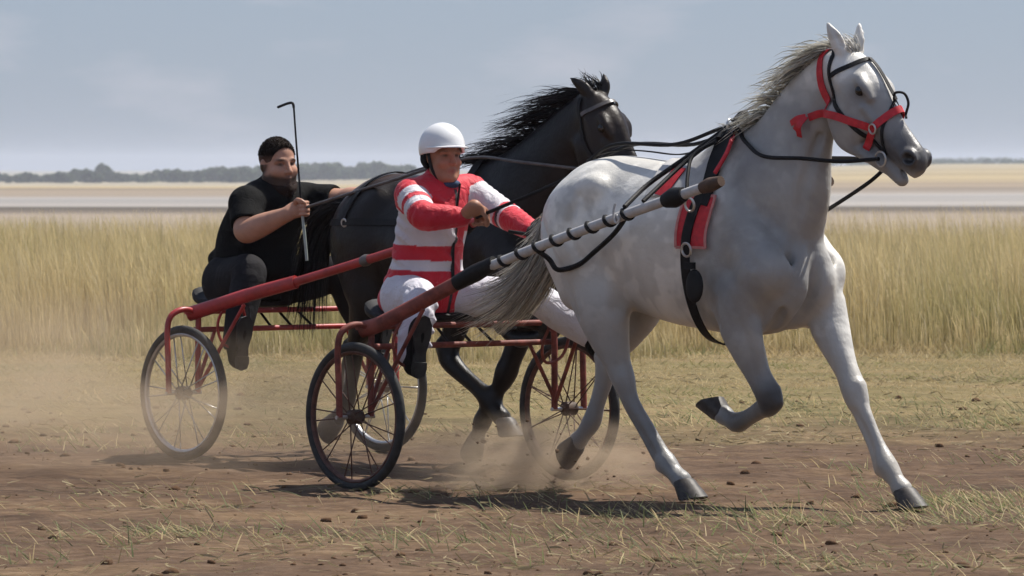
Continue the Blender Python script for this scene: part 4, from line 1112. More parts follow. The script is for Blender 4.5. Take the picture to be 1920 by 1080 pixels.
m = MB(); m.tube(spline([h_(0.30, 0.075, -0.01), h_(0.285, 0.10, -0.012), h_(0.31, 0.125, 0.0), h_(0.345, 0.11, 0.012), h_(0.37, 0.075, 0.01), h_(0.39, 0.07, 0.0)], 6), 0.006, 8)
part("nose_loop", m, M_black, bridle, bb)

halter = HA.thing("halter", (2.5, 0, 0)); tag(halter, "bright red webbing halter on the white horse's head", "halter")
part("noseband", strap_mb(FA, [h_(0.345, 0.07, 0.0), h_(0.345, 0.03, -0.055), h_(0.35, -0.04, -0.065), h_(0.37, -0.12, -0.05), h_(0.385, -0.19, -0.015), h_(0.385, -0.19, 0.015), h_(0.37, -0.12, 0.05), h_(0.35, -0.04, 0.065), h_(0.345, 0.03, 0.055)], 0.034, 0.005, 0.006, True), M_redweb, halter, bb)
for sgn in (1, -1):
    k = lambda s_, n_, y_: h_(s_, n_, y_ * sgn)
    part("cheek_band", strap_mb(FA, [k(0.35, -0.04, -0.065), k(0.27, -0.09, -0.09), k(0.19, -0.145, -0.09), k(0.13, -0.20, -0.08), k(0.10, -0.26, -0.08)], 0.034, 0.005, 0.006), M_redweb, halter, bb)
    part("crown_band", strap_mb(FA, [k(-0.06, -0.045, -0.03), k(-0.03, -0.085, -0.075), k(0.03, -0.125, -0.09), k(0.09, -0.155, -0.09), k(0.14, -0.185, -0.085)], 0.034, 0.005, 0.005), M_redweb, halter, bb)
    m = MB(); m.ring(k(0.352, -0.04, -0.078), (0.15, 1, 0.1), 0.021, 0.0045, 20, 6); part("buckle", m, M_steel, halter, bb)
part("poll_band", strap_mb(FA, [h_(-0.06, -0.045, -0.03), h_(-0.075, -0.02, 0.0), h_(-0.06, -0.045, 0.03)], 0.034, 0.005, 0.006), M_redweb, halter, bb)
for q in range(3):
    m = strap_mb(None, [h_(0.10, -0.255, -0.10), h_(0.085 + 0.02 * q, -0.285, -0.115 - 0.01 * q), h_(0.075 + 0.035 * q, -0.325, -0.11)], 0.026, 0.004, free=True, up=(0.2, -1, 0.1)); part("loose_end", m, M_redweb, halter, bb)

# harness: pad, girth, terrets, back strap
def HAp(p):   # a point of the sulky frame in the horse frame
    w_ = TA.w(np.array(p, float)) - HA.o; return np.array([w_ @ HA.u, w_ @ HA.l, w_[2]])
hb = (1.7, 0, 0)
harness = HA.thing("harness", hb); tag(harness, "black harness with red and grey saddle pads on the white horse's back", "harness")
M_trim = simple("pale_red_piping", (0.55, 0.22, 0.20), 0.6, 0.2, 30.0)
M_pad = simple("grey_felt", (0.50, 0.49, 0.48), 0.9, 0.15, 20.0, bmp=0.3)
def pad_sheet(F, x0, x1, ang0, ang1, off, thick, nx_=10, na=22, cz=1.25, slant=0.0):
    """a cloth laid over the back between two angles about the spine axis (0 = top, negative = near side)"""
    ii_, jj_ = np.meshgrid(np.arange(nx_ + 1), np.arange(na + 1), indexing="ij")
    a_ = np.radians(ang0 + (ang1 - ang0) * jj_ / na)
    p_ = np.stack([x0 + (x1 - x0) * ii_ / nx_ + slant * np.abs(np.sin(a_)), 0.36 * np.sin(a_), cz + 0.36 * np.cos(a_)], -1)
    rings_b = F.snap(p_, off, 12); rings_t = rings_b + F.grad(rings_b) * thick
    A = np.array(rings_t); B = np.array(rings_b); V = np.concatenate([A.reshape(-1, 3), B.reshape(-1, 3)])
    m_ = na + 1; N = A.shape[0] * m_; F_ = []
    for i in range(nx_):
        for j in range(na):
            a = i * m_ + j
            F_.append([a, a + 1, a + m_ + 1, a + m_]); F_.append([N + a, N + a + m_, N + a + m_ + 1, N + a + 1])
    for i in range(nx_):
        for j in (0, na):
            a = i * m_ + j; F_.append([a, a + m_, N + a + m_, N + a])
    for j in range(na):
        for i in (0, nx_):
            a = i * m_ + j; F_.append([a, N + a, N + a + 1, a + 1])
    mb = MB(); mb.add(V, F_); return mb
part("saddle_pad", pad_sheet(FA, 1.34, 1.72, -62, 62, 0.003, 0.012, slant=0.04), M_pad, harness, hb)
part("red_pad", pad_sheet(FA, 1.635, 1.795, -108, -62, 0.018, 0.008, slant=0.0), M_redweb, harness, hb)
part("red_pad", pad_sheet(FA, 1.635, 1.795, 62, 108, 0.018, 0.008, slant=0.0), M_redweb, harness, hb)
for q in (-1, 1):
    for (p_, q_) in (((1.635, -63), (1.795, -63)), ((1.635, -63), (1.635, -108)), ((1.795, -63), (1.795, -108)), ((1.635, -108), (1.795, -108))):
        pts = [(p_[0] + (q_[0] - p_[0]) * t, q * 0.36 * -math.sin(R(p_[1] + (q_[1] - p_[1]) * t)) * -1, 1.25 + 0.36 * math.cos(R(p_[1] + (q_[1] - p_[1]) * t))) for t in (0, 0.33, 0.66, 1)]
        part("pad_trim", strap_mb(FA, pts, 0.012, 0.006, 0.024), M_trim, harness, hb)
part("red_stripe", strap_mb(FA, [(1.50, -0.17, 1.52), (1.485, -0.22, 1.47), (1.465, -0.27, 1.39)], 0.075, 0.004, 0.017), M_redweb, harness, hb)
gp = []
for a in np.linspace(-178, 178, 30):
    gp.append((1.70 + 0.05 * math.cos(R(a)) + 0.07 * abs(math.sin(R(a))) * 0, 0.36 * math.sin(R(a)), 1.22 + 0.42 * math.cos(R(a))))
part("girth", strap_mb(FA, gp, 0.046, 0.008, 0.028, n=4), M_black, harness, hb)
m = MB(); m.ball((1.76, -0.335, 0.97), (0.05, 0.018, 0.075)); m.box((1.735, -0.34, 1.06), (0.055, 0.02, 0.03)); part("girth_buckle", m, M_black, harness, hb)
m = MB()
m.tube(spline([(1.70, -0.10, 1.615), (1.70, -0.05, 1.65), (1.70, 0.05, 1.65), (1.70, 0.10, 1.615)], 6), 0.024, 8); part("saddle_tree", m, M_black, harness, hb)
for sgn in (-1, 1):
    m = MB(); m.ring((1.72, 0.055 * sgn, 1.685), (1, 0.2, 0), 0.026, 0.005, 20, 6); part("terret", m, M_steel, harness, hb)
    part("side_strap", strap_mb(FA, [(1.70, 0.06 * sgn, 1.63), (1.72, 0.17 * sgn, 1.54), (1.73, 0.25 * sgn, 1.44), (1.735, 0.31 * sgn, 1.36)], 0.07, 0.014, 0.02), M_black, harness, hb)
    m = MB(); m.tube(spline([(1.71, 0.05 * sgn, 1.68), (1.55, 0.15 * sgn, 1.545), (1.44, 0.29 * sgn, 1.42), HAp((1.50, 0.375 * sgn, 1.32)) if sgn < 0 else (1.40, 0.355, 1.36)], 6), 0.011, 8); part("tie_back", m, M_black, harness, hb)
    m = MB(); m.tube(spline([(1.715, 0.07 * sgn, 1.66), (1.60, 0.22 * sgn, 1.52), HAp((1.62, 0.375 * sgn, 1.345)) if sgn < 0 else (1.50, 0.33, 1.38)], 6), 0.010, 8); part("tie_strap", m, M_black, harness, hb)
for (x_, y_, z_) in ((1.73, -0.335, 1.33), (1.72, -0.345, 1.13)):
    m = MB(); m.ring((x_, y_, z_), (0.1, 1, 0.15), 0.030, 0.006, 18, 6); part("harness_ring", m, M_steel, harness, hb)
m = MB(); m.tube(spline([(1.69, -0.11, 1.615), (1.63, -0.20, 1.55), (1.66, -0.27, 1.46), (1.70, -0.32, 1.37)], 6), 0.009, 8); part("cross_tie", m, M_black, harness, hb)
m = MB(); m.tube(spline([(1.76, -0.08, 1.635), (1.80, -0.16, 1.57), (1.80, -0.20, 1.52), (1.79, -0.235, 1.47)], 6), 0.010, 8); part("cross_tie", m, M_redweb, harness, hb)
m = MB(); m.tube(spline([HAp((1.46, -0.395, 1.335)), HAp((1.455, -0.40, 1.29)), HAp((1.47, -0.40, 1.25)), HAp((1.49, -0.40, 1.262)), HAp((1.475, -0.40, 1.285))], 5), 0.006, 6); part("white_clip", m, M_white_wrap, harness, hb)
part("back_strap", strap_mb(FA, [(1.70, 0, 1.63), (1.50, 0.0, 1.56), (1.30, 0.0, 1.56), (1.05, 0, 1.57), (0.80, 0, 1.52)], 0.022, 0.006, 0.016), M_black, harness, hb)
m = MB(); m.tube(spline([(1.70, 0.0, 1.66), (1.74, -0.02, 1.72), (1.78, -0.01, 1.74)], 5), [0.02] * 5 + [0.016] * 6, 8); part("hook", m, M_black, harness, hb)

# reins and checkrein of the white horse
rb_ = (1.6, 0, 0)
reins = HA.thing("reins", rb_); tag(reins, "long black reins from the white horse's bit to the driver in red", "reins")
for sgn, hand in ((-1, (0.20, -0.10, 1.262)), (1, (0.44, 0.08, 1.19))):
    hp = HAp(hand)
    pts = [h_(0.462, -0.092, 0.075 * sgn), h_(0.36, -0.225, 0.11 * sgn), (2.25, 0.18 * sgn, 1.535), (2.02, 0.17 * sgn, 1.545), (1.85, 0.10 * sgn, 1.61), (1.72, 0.055 * sgn, 1.68), (1.40, 0.06 * sgn, 1.60), (1.0, 0.06 * sgn, 1.595), (0.70, 0.03 * sgn, 1.45), hp]
    m = MB(); m.tube(spline(pts, 8), 0.009, 8); part("rein", m, M_black, reins, rb_)
m = MB(); m.tube(spline([h_(0.47, -0.11, 0.0), (2.52, -0.02, 1.44), (2.33, 0.05, 1.37), (2.12, 0.13, 1.30)], 6), 0.009, 8); part("martingale", m, M_black, reins, rb_)

# bridle and rein of the black horse
k_ = HdB; bb2 = (2.3, 0, 0)
bridleB = HB.thing("bridle", bb2); tag(bridleB, "thin black bridle on the black horse's head", "bridle")
M_worn = simple("worn_leather", (0.10, 0.09, 0.085), 0.4, 0.3, 20.0)
part("browband", strap_mb(FB, [k_(0.075, -0.05, -0.09), k_(0.085, 0.02, -0.085), k_(0.09, 0.075, -0.04), k_(0.09, 0.085, 0), k_(0.09, 0.075, 0.04), k_(0.085, 0.02, 0.085)], 0.020, 0.005, 0.004), M_worn, bridleB, bb2)
for sgn in (-1, 1):
    part("cheek_strap", strap_mb(FB, [k_(0.0, -0.02, 0.07 * sgn), k_(0.06, -0.06, 0.085 * sgn), k_(0.2, -0.11, 0.09 * sgn), k_(0.45, -0.085, 0.055 * sgn)], 0.02, 0.005, 0.004), M_black, bridleB, bb2)
hb2 = (1.4, 0, 0)
harnessB = HB.thing("harness", hb2); tag(harnessB, "black leather harness strapped round the black horse", "harness")
gp = [(1.45, 0.34 * math.sin(R(a)), 1.14 + 0.40 * math.cos(R(a))) for a in np.linspace(-178, 178, 28)]
part("girth", strap_mb(FB, gp, 0.06, 0.008, 0.004, n=4), M_black, harnessB, hb2)
part("breeching", strap_mb(FB, [(1.40, -0.30, 1.25), (1.1, -0.31, 1.24), (0.80, -0.28, 1.22), (0.55, -0.16, 1.20), (0.48, 0, 1.19), (0.55, 0.16, 1.20), (0.80, 0.28, 1.22), (1.1, 0.31, 1.24), (1.40, 0.30, 1.25)], 0.035, 0.006, 0.004), M_black, harnessB, hb2)
part("hip_strap", strap_mb(FB, [(0.72, -0.25, 1.21), (0.78, -0.20, 1.36), (0.82, 0, 1.47), (0.78, 0.20, 1.36), (0.72, 0.25, 1.21)], 0.03, 0.006, 0.004), M_black, harnessB, hb2)
m = MB(); m.ring((0.735, -0.285, 1.215), (0, 1, 0.1), 0.018, 0.006, 16, 6); part("harness_ring", m, M_steel, harnessB, hb2)
# ------------------------------------------------------------------ sulkies
WR, TRK = 0.345, 0.67
M_tip = simple("worn_brown_leather", (0.075, 0.045, 0.03), 0.7, 0.4, 20.0)
M_spoke = simple("rusty_wire", (0.10, 0.045, 0.032), 0.6, 0.4, 30.0)
_spoke = {}
def make_wheel(root, side, spoke_mat, rim_mat, phase):
    c = np.array([0.0, side * TRK, WR])
    m = MB(); m.ring((0, 0, 0), (0, 1, 0), WR - 0.045, 0.012, 64, 8, 1.2)
    w = m.build("wheel", rim_mat, root); w.location = c
    m = MB(); m.ring((0, 0, 0), (0, 1, 0), WR - 0.022, 0.022, 72, 10, 0.95); m.build("tyre", M_rubber, w)
    m = MB(); m.tube([(0, -0.05, 0), (0, -0.035, 0), (0, -0.03, 0), (0, 0.03, 0), (0, 0.035, 0), (0, 0.05, 0)], [0.014, 0.02, 0.034, 0.034, 0.02, 0.014], 16); m.build("hub", M_tip, w)
    key = spoke_mat.name
    if key not in _spoke:
        m = MB(); m.tube([(0, 0.026, 0.03), (0, 0.0, WR - 0.05)], 0.0032, 6); _spoke[key] = m.mesh("spoke", spoke_mat)
    for k in range(18):
        o = link(bpy.data.objects.new("spoke", _spoke[key]), w)
        o.rotation_euler = (0, phase + 2 * math.pi * k / 18, math.pi * (k % 2))
    return w

def make_sulky(team, label, slope, red, rust, wrapped, tip_y, seat_x):
    base = (0, 0, 0)
    root = team.thing("sulky", base); tag(root, label, "sulky", "racing sulkies")
    for side in (-1, 1):
        make_wheel(root, side, M_spoke if wrapped else M_steel, M_spoke if wrapped else M_steel, 0.13 * side + 0.05)
        y = side * TRK; yo, yi = y + side * 0.095, y - side * 0.095
        m = MB(); m.tube(spline([(0.0, yo, WR), (-0.005, yo, 0.50), (-0.012, yo, 0.66), (-0.01, yo - side * 0.02, 0.735), (0.0, y + side * 0.02, 0.768), (0.0, y - side * 0.05, 0.765), (0.0, yi, 0.735), (0.0, yi, 0.62), (0.0, yi, WR)], 6), 0.0155, 10)
        part("fork", m, red, root, base)
        m = MB(); m.tube([(0, yo + side * 0.02, WR), (0, yi - side * 0.02, WR)], 0.009, 8); part("axle", m, M_steel, root, base)
        m = MB(); m.tube([(0.0, yi, WR + 0.02), (0.30, side * 0.515, slope[1] - 0.05)], 0.010, 8); part("stay", m, red, root, base)
        m = MB(); m.tube([(0.0, yi, WR + 0.05), (-0.03, side * 0.44, 0.66)], 0.010, 8); part("stay", m, red, root, base)
        # shaft: a flattened red beam out of the fork, then a round pole along the horse's flank
        P = spline([(-0.04, side * 0.60, 0.745), (0.06, side * 0.565, 0.775), (0.32, side * 0.50, slope[1]), (0.62, side * 0.44, slope[2])], 7)
        n_ = len(P); w_ = np.linspace(0.032, 0.027, n_); h_2 = np.linspace(0.038, 0.034, n_)
        T_ = np.gradient(P, axis=0); T_ /= np.linalg.norm(T_, axis=1, keepdims=True)
        rings = []
        for p, t, a, b in zip(P, T_, w_, h_2):
            l_ = np.cross([0, 0, 1.0], t); l_ /= np.linalg.norm(l_); u_ = np.cross(t, l_)
            rings.append([p + a * math.cos(q) * l_ + b * math.sin(q) * u_ for q in np.linspace(0, 2 * math.pi, 12, endpoint=False)])
        m = MB(); m.loft(rings); sh = part("shaft", m, rust if wrapped else red, root, base)
        Q = spline([P[-1], (1.0, side * 0.41, slope[3]), (1.5, side * tip_y, slope[4]), (2.03, side * (tip_y - 0.03), slope[5])], 10)
        m = MB(); m.tube(Q, 0.0235 if wrapped else 0.023, 12); part("pole", m, M_white_wrap if wrapped else red, root, base)
        if wrapped:
            m = MB(); m.tube([P[-1] - T_[-1] * 0.16, P[-1] - T_[-1] * 0.04, P[-1] + T_[-1] * 0.08], [0.036, 0.042, 0.033], 12)
        else:
            m = MB(); m.tube([Q[12], (Q[12] + Q[13]) / 2, Q[13]], [0.026, 0.031, 0.026], 12)
        part("bracket", m, M_black if wrapped else M_worn, root, base)
        Tq = np.gradient(Q, axis=0); Tq /= np.linalg.norm(Tq, axis=1, keepdims=True)
        if wrapped:
            s_ = np.concatenate([[0], np.cumsum(np.linalg.norm(np.diff(Q, axis=0), axis=1))])
            for d_ in np.arange(0.14, 1.0, 0.112):
                p = np.array([np.interp(d_, s_, Q[:, k]) for k in range(3)]); t = np.array([np.interp(d_, s_, Tq[:, k]) for k in range(3)])
                l_ = np.cross([0, 0, 1.0], t); l_ /= np.linalg.norm(l_); u_ = np.cross(t, l_)
                hel = [p + t * 0.026 * (q - 0.5) * 2 + 0.0235 * (math.cos(2 * math.pi * q) * l_ + math.sin(2 * math.pi * q) * u_) for q in np.linspace(0, 1, 16)]
                m = MB(); m.tube(hel, 0.0105, 6); part("black_band", m, M_black, root, base)
        m = MB(); m.tube([Q[-1] - Tq[-1] * 0.07, Q[-1] - Tq[-1] * 0.02, Q[-1] + Tq[-1] * 0.05], [0.026, 0.034, 0.024], 12); part("shaft_tip", m, M_tip, root, base)
        m = MB(); m.tube([Q[-1] - Tq[-1] * 0.30, Q[-1] - Tq[-1] * 0.24, Q[-1] - Tq[-1] * 0.18], [0.032, 0.047, 0.032], 12); part("shaft_loop", m, M_black, root, base)
        # stirrup hoop for the driver's foot
        ys = side * 0.50
        m = MB(); m.tube(spline([(0.16, ys + side * 0.02, 0.80), (0.13, ys + side * 0.05, 0.70), (0.12, ys + side * 0.01, 0.60), (0.12, ys - side * 0.09, 0.575), (0.14, ys - side * 0.13, 0.66), (0.17, ys - side * 0.08, 0.79)], 6), 0.0075, 8); part("stirrup", m, rust, root, base)
    for (x, z) in ((-0.03, 0.665), (-0.10, 0.755)):
        m = MB(); m.tube([(x, -TRK + 0.095, z), (x, TRK - 0.095, z)], 0.0145, 10); part("crossbar", m, red, root, base)
    for y in (-0.21, -0.07, 0.07, 0.21):
        m = MB(); m.tube([(-0.03, y + 0.01, 0.665), (-0.13, y * 0.9, 0.752)], 0.007, 6); part("strut", m, M_black, root, base)
    # seat: a padded bucket with a low back
    rings = []
    for f, hw, z0, z1 in ((0.16, 0.15, 0.775, 0.80), (0.14, 0.19, 0.765, 0.812), (0.0, 0.215, 0.765, 0.815), (-0.14, 0.21, 0.768, 0.825), (-0.19, 0.20, 0.772, 0.855), (-0.225, 0.185, 0.785, 0.875), (-0.24, 0.16, 0.80, 0.86)):
        x = seat_x + f; rg = []
        for q in np.linspace(0, 2 * math.pi, 20, endpoint=False):
            cs, sn = math.cos(q), math.sin(q)
            rg.append((x, hw * math.copysign(abs(cs) ** 0.6, cs), (z0 + z1) / 2 + (z1 - z0) / 2 * math.copysign(abs(sn) ** 0.6, sn)))
        rings.append(rg)
    m = MB(); m.loft(rings); part("seat", m, M_black, root, base)
    for y in (-0.15, 0.15):
        m = MB(); m.tube([(-0.10, y, 0.755), (seat_x - 0.1, y, 0.768)], 0.012, 8); part("seat_rail", m, red, root, base)
    return root
sulkyA = make_sulky(TA, "front sulky with weathered red frame and white poles banded in black", (0.745, 0.895, 1.03, 1.145, 1.285, 1.423), M_rust, M_rust, True, 0.37, -0.28)
sulkyB = make_sulky(TB, "rear sulky with bright red frame and red shafts behind the black horse", (0.745, 0.848, 0.918, 1.005, 1.125, 1.27), M_red, M_red, False, 0.37, -0.31)
# loose lead looped under the near pole
m = MB(); m.tube(spline([HAp((0.93, -0.40, 1.13)), (0.862, -0.33, 1.081), (0.90, -0.32, 1.035), (0.955, -0.315, 1.035), (1.05, -0.32, 1.06), (1.137, -0.33, 1.108), (1.28, -0.34, 1.20), (1.401, -0.37, 1.30)], 6), 0.012, 8)
lb = (1.1, -0.33, 0); lead = HA.thing("lead_rope", lb); tag(lead, "black strap hanging in a loop below the banded pole", "strap"); part("strap", m, M_black, lead, lb)
# ------------------------------------------------------------------ drivers
def frame(yaw, pitch, roll=0.0):
    """columns: forward, left, up (yaw to the left, pitch up)"""
    cy, sy, cp, sp = math.cos(R(yaw)), math.sin(R(yaw)), math.cos(R(pitch)), math.sin(R(pitch))
    f = np.array([cy * cp, sy * cp, sp]); l = np.array([-sy, cy, 0.0]); u = np.cross(f, l)
    cr_, sr = math.cos(R(roll)), math.sin(R(roll))
    return np.stack([f, l * cr_ + u * sr, u * cr_ - l * sr], 1)

def add_head(F, c, M, sc=1.0, fat=0.0):
    """skull centre c (between the ears, eye height); M columns forward/left/up"""
    P = lambda f, l, u: np.asarray(c) + M @ (np.array([f, l, u]) * sc)
    E = lambda f, l, u, r: (*P(f, l, u), r * sc)
    def ell(p, rad, k, sub=False, rot=None): F.ell(P(*p), np.array(rad) * sc, k, M if rot is None else rot, sub)
    ell((-0.008, 0, 0.035), (0.098, 0.077, 0.088), 0.01)                 # cranium
    ell((0.030, 0, -0.040), (0.062 + fat * 0.3, 0.060 + fat, 0.075), 0.03)   # face
    F.chain([E(0.010, -0.050 - fat, -0.055, 0.022), E(0.045, -0.030 - fat * 0.6, -0.095, 0.022), E(0.070, 0, -0.103, 0.022), E(0.045, 0.030 + fat * 0.6, -0.095, 0.022), E(0.010, 0.050 + fat, -0.055, 0.022)], 0.03)
    for s_ in (-1, 1):
        ell((0.072, 0.033 * s_, 0.004), (0.018, 0.017, 0.012), 0.012, True)   # eye socket
        F.chain([E(0.088, 0.012 * s_, 0.021, 0.008), E(0.084, 0.034 * s_, 0.024, 0.008), E(0.070, 0.052 * s_, 0.016, 0.007)], 0.012)
        ell((0.066, 0.040 * s_, -0.032), (0.022, 0.022 + fat * 0.4, 0.020), 0.02)
        ell((0.068, 0.033 * s_, 0.003), (0.0135, 0.0135, 0.0125), 0.002)      # eyeball under the lids
        ell((-0.002, (0.076 + fat * 0.4) * s_, -0.004), (0.018, 0.009, 0.031), 0.006)
    F.chain([E(0.090, 0, 0.012, 0.009), E(0.104, 0, -0.014, 0.010), E(0.113, 0, -0.032, 0.0125)], 0.010)
    for s_ in (-1, 1): ell((0.098, 0.012 * s_, -0.036), (0.012, 0.009, 0.009), 0.006)
    F.chain([E(0.084, -0.022, -0.067, 0.006), E(0.096, 0, -0.062, 0.0075), E(0.084, 0.022, -0.067, 0.006)], 0.006)
    F.chain([E(0.082, -0.020, -0.076, 0.0065), E(0.093, 0, -0.078, 0.0085), E(0.082, 0.020, -0.076, 0.0065)], 0.006)
    F.chain([E(0.094, -0.020, -0.0705, 0.002), E(0.104, 0, -0.0695, 0.0025), E(0.094, 0.020, -0.0705, 0.002)], 0.003, True)
    ell((0.082, 0, -0.102), (0.018, 0.020, 0.016), 0.014)
    return P

def add_fist(F, c, g, wrist, r=0.010, side=1):
    """closed hand round a rod along g through c; wrist is where the forearm ends"""
    c = np.asarray(c, float); g = np.asarray(g, float); g /= np.linalg.norm(g)
    b = np.asarray(wrist, float) - c; b -= g * (b @ g); b /= np.linalg.norm(b)     # from the rod back to the wrist
    n = np.cross(g, b)                                                          # across the palm
    palm = c + b * 0.045 + n * side * 0.012
    Rm = np.stack([b, g, n], 1)
    F.ell(palm, (0.048, 0.044, 0.021), 0.015, Rm)
    F.chain([(*(palm + b * 0.03), 0.030), (*np.asarray(wrist), 0.029)], 0.02)
    for i in range(4):
        o = g * (1.5 - i) * 0.0205; L = (0.95, 1.05, 1.0, 0.85)[i]
        kn = c + o + b * 0.012 + n * side * 0.034
        pts = [(*(palm + o + n * side * 0.012), r * 1.05), (*kn, r * 1.12), (*(c + o - b * 0.026 * L + n * side * 0.020), r), (*(c + o - b * 0.028 * L - n * side * 0.012), r * 0.95), (*(c + o - b * 0.004 - n * side * 0.026), r * 0.85)]
        F.chain(pts, 0.004, smooth=4)
    th = [(*(palm + g * 0.030 - n * side * 0.006), r * 1.35), (*(c + g * 0.046 + b * 0.012 - n * side * 0.020), r * 1.2), (*(c + g * 0.040 - b * 0.018 - n * side * 0.026), r * 1.0), (*(c + g * 0.026 - b * 0.034 - n * side * 0.020), r * 0.85)]
    F.chain(th, 0.006, smooth=4)

M_skin = vcol_mat("skin", 0.5, 0.10, 20.0, 0.0, 0.12, 120.0, spec=0.35)
M_cloth = vcol_mat("silky_cloth", 0.62, 0.10, 6.0, 0.1, 0.0)
M_cotton = vcol_mat("cotton_cloth", 0.9, 0.25, 6.0, 0.0, 0.0, spec=0.15)
for mm, st in ((M_cloth, 0.55), (M_cotton, 0.3)):
    nt = mm.node_tree; v = objco(nt); n1 = noise(nt, 16.0, 4.0, 0.55, v)
    n1.inputs["Distortion"].default_value = 1.2
    bump(nt, nt.nodes["Principled BSDF"], n1.outputs["Fac"], st, 0.03)

def emit(name, F, colfn, mat, root, base, it=1):
    V, Q = F.surface(); V = relax(V, Q, it, 0.4)
    me = mesh_np(name, V - np.asarray(base), Q, mat, True, colfn(V))
    return link(bpy.data.objects.new(name, me), root)

def boot(root, base, heel, toe, ankle, knee_dir, name="boot"):
    """a riding boot: foot from heel to toe and a short shaft up the shin"""
    lo = np.min([heel, toe, ankle], 0) - 0.15; hi = np.max([heel, toe, ankle], 0) + 0.22
    F = Field(lo, hi, 0.007)
    heel, toe, ankle = map(np.asarray, (heel, toe, ankle)); mid = heel * 0.45 + toe * 0.55
    F.chain([(*heel, 0.043), (*mid, 0.047), (*(heel * 0.15 + toe * 0.85), 0.047), (*toe, 0.034)], 0.02)
    F.chain([(*(heel * 0.75 + ankle * 0.25), 0.045), (*ankle, 0.05), (*(ankle + np.asarray(knee_dir) * 0.12), 0.056)], 0.03)
    b_ = emit(name, F, lambda V: np.full((len(V), 3), 0.011), M_cotton, root, base)
    # the sole: a waisted slab with a heel block, facing away from the leg
    ax = (toe - heel) / np.linalg.norm(toe - heel); nrm = (heel + toe) / 2 - ankle; nrm -= ax * (nrm @ ax); nrm /= np.linalg.norm(nrm); sd = np.cross(ax, nrm)
    outl = [(-0.045, 0.0), (-0.035, 0.027), (0.0, 0.036), (0.07, 0.028), (0.14, 0.044), (0.19, 0.044), (0.225, 0.026), (0.235, 0.0)]
    loop = outl + [(a, -b) for a, b in outl[-2:0:-1]]; Lf = np.linalg.norm(toe - heel) / 0.19
    mb = MB(); mb.loft([[heel + ax * a * Lf + sd * b + nrm * h_0 for a, b in loop] for h_0 in (0.034, 0.047)]); so = part("sole", mb, M_rubber, b_, base)
    mb = MB(); mb.loft([[heel + ax * a * Lf + sd * b + nrm * h_0 for a, b in [(-0.04, 0.0), (-0.03, 0.025), (0.0, 0.033), (0.03, 0.03), (0.03, -0.03), (0.0, -0.033), (-0.03, -0.025)]] for h_0 in (0.047, 0.062)]); part("heel", mb, M_rubber, b_, base)
    return b_

# ---- driver of the front sulky: white helmet, red and white racing jacket
base = (-0.28, 0, 0)
driverA = TA.thing("person", base); tag(driverA, "driver in white helmet and red and white striped jacket, arms stretched to the reins", "person", "sulky drivers")
HCa = np.array([-0.150, 0.0, 1.545]); MHa = frame(-12, 2)
shN, shF = np.array([-0.165, -0.185, 1.365]), np.array([-0.185, 0.190, 1.385])
elN, elF = np.array([0.03, -0.27, 1.265]), np.array([0.01, 0.235, 1.275])
wrN, wrF = np.array([0.135, -0.135, 1.262]), np.array([0.335, 0.12, 1.20])
haN, haF = np.array([0.205, -0.085, 1.258]), np.array([0.415, 0.085, 1.182])
hipN, hipF = np.array([-0.27, -0.11, 0.885]), np.array([-0.27, 0.11, 0.885])
knN, knF = np.array([0.0, -0.275, 0.89]), np.array([0.10, 0.335, 0.89])
anN, anF = np.array([0.10, -0.415, 0.63]), np.array([0.345, 0.475, 0.715])
F = Field((-0.52, -0.62, 0.60), (0.62, 0.66, 1.80), 0.0065)
F.chain([(*hipN, 0.12), (*hipF, 0.12)], 0.03)
F.chain([(-0.27, 0, 0.90, 0.12, 1.3), (-0.25, 0, 1.10, 0.115, 1.3), (-0.20, 0, 1.30, 0.12, 1.4)], 0.04)
F.chain([(*shN, 0.055), (-0.18, 0, 1.395, 0.06), (*shF, 0.055)], 0.04)
F.chain([(-0.19, 0, 1.38, 0.062), (-0.165, 0, 1.47, 0.056)], 0.03)
for a, b, c in ((shN, elN, wrN), (shF, elF, wrF)):
    F.chain([(*a, 0.052), (*b, 0.042), (*c, 0.029)], 0.02, smooth=0)
for a, b, c in ((hipN, knN, anN), (hipF, knF, anF)):
    F.chain([(*a, 0.085), (*b, 0.058), (*c, 0.042)], 0.02, smooth=0)
add_head(F, HCa, MHa, 0.98)
add_fist(F, haN, (0.75, 0.35, 0.10), wrN, side=-1); add_fist(F, haF, (0.9, 0.1, 0.25), wrF, side=1)
def skinA(V):
    q = (V - HCa) @ MHa; n = len(V)
    c = np.tile(np.array([0.36, 0.175, 0.105]), (n, 1)) * (0.85 + 0.3 * fbm(V[:, 0] * 30, V[:, 2] * 30 + V[:, 1] * 20))[:, None]
    hd = np.linalg.norm(V - HCa, axis=1) < 0.17
    c = lerp(c, (0.42, 0.15, 0.10), np.exp(-((q[:, 0] - 0.1) ** 2 + (q[:, 2] + 0.03) ** 2) / 0.0012) * hd * 0.6)
    c = lerp(c, (0.30, 0.09, 0.075), np.exp(-((q[:, 2] + 0.071) / 0.009) ** 2 - (q[:, 1] / 0.024) ** 2) * (q[:, 0] > 0.06) * hd)
    for s_ in (-1, 1):
        c = lerp(c, (0.03, 0.02, 0.016), np.exp(-((q[:, 1] - 0.033 * s_) / 0.014) ** 2 - ((q[:, 2] - 0.003) / 0.006) ** 2) * (q[:, 0] > 0.05) * hd)
        c = lerp(c, (0.08, 0.05, 0.035), np.exp(-((q[:, 1] - 0.035 * s_) / 0.018) ** 2 - ((q[:, 2] - 0.023) / 0.006) ** 2) * (q[:, 0] > 0.05) * hd * 0.8)
    c = lerp(c, (0.012, 0.012, 0.013), (np.linalg.norm(V - haF, axis=1) < 0.085).astype(float))
    return c
emit("body", F, skinA, M_skin, driverA, base)
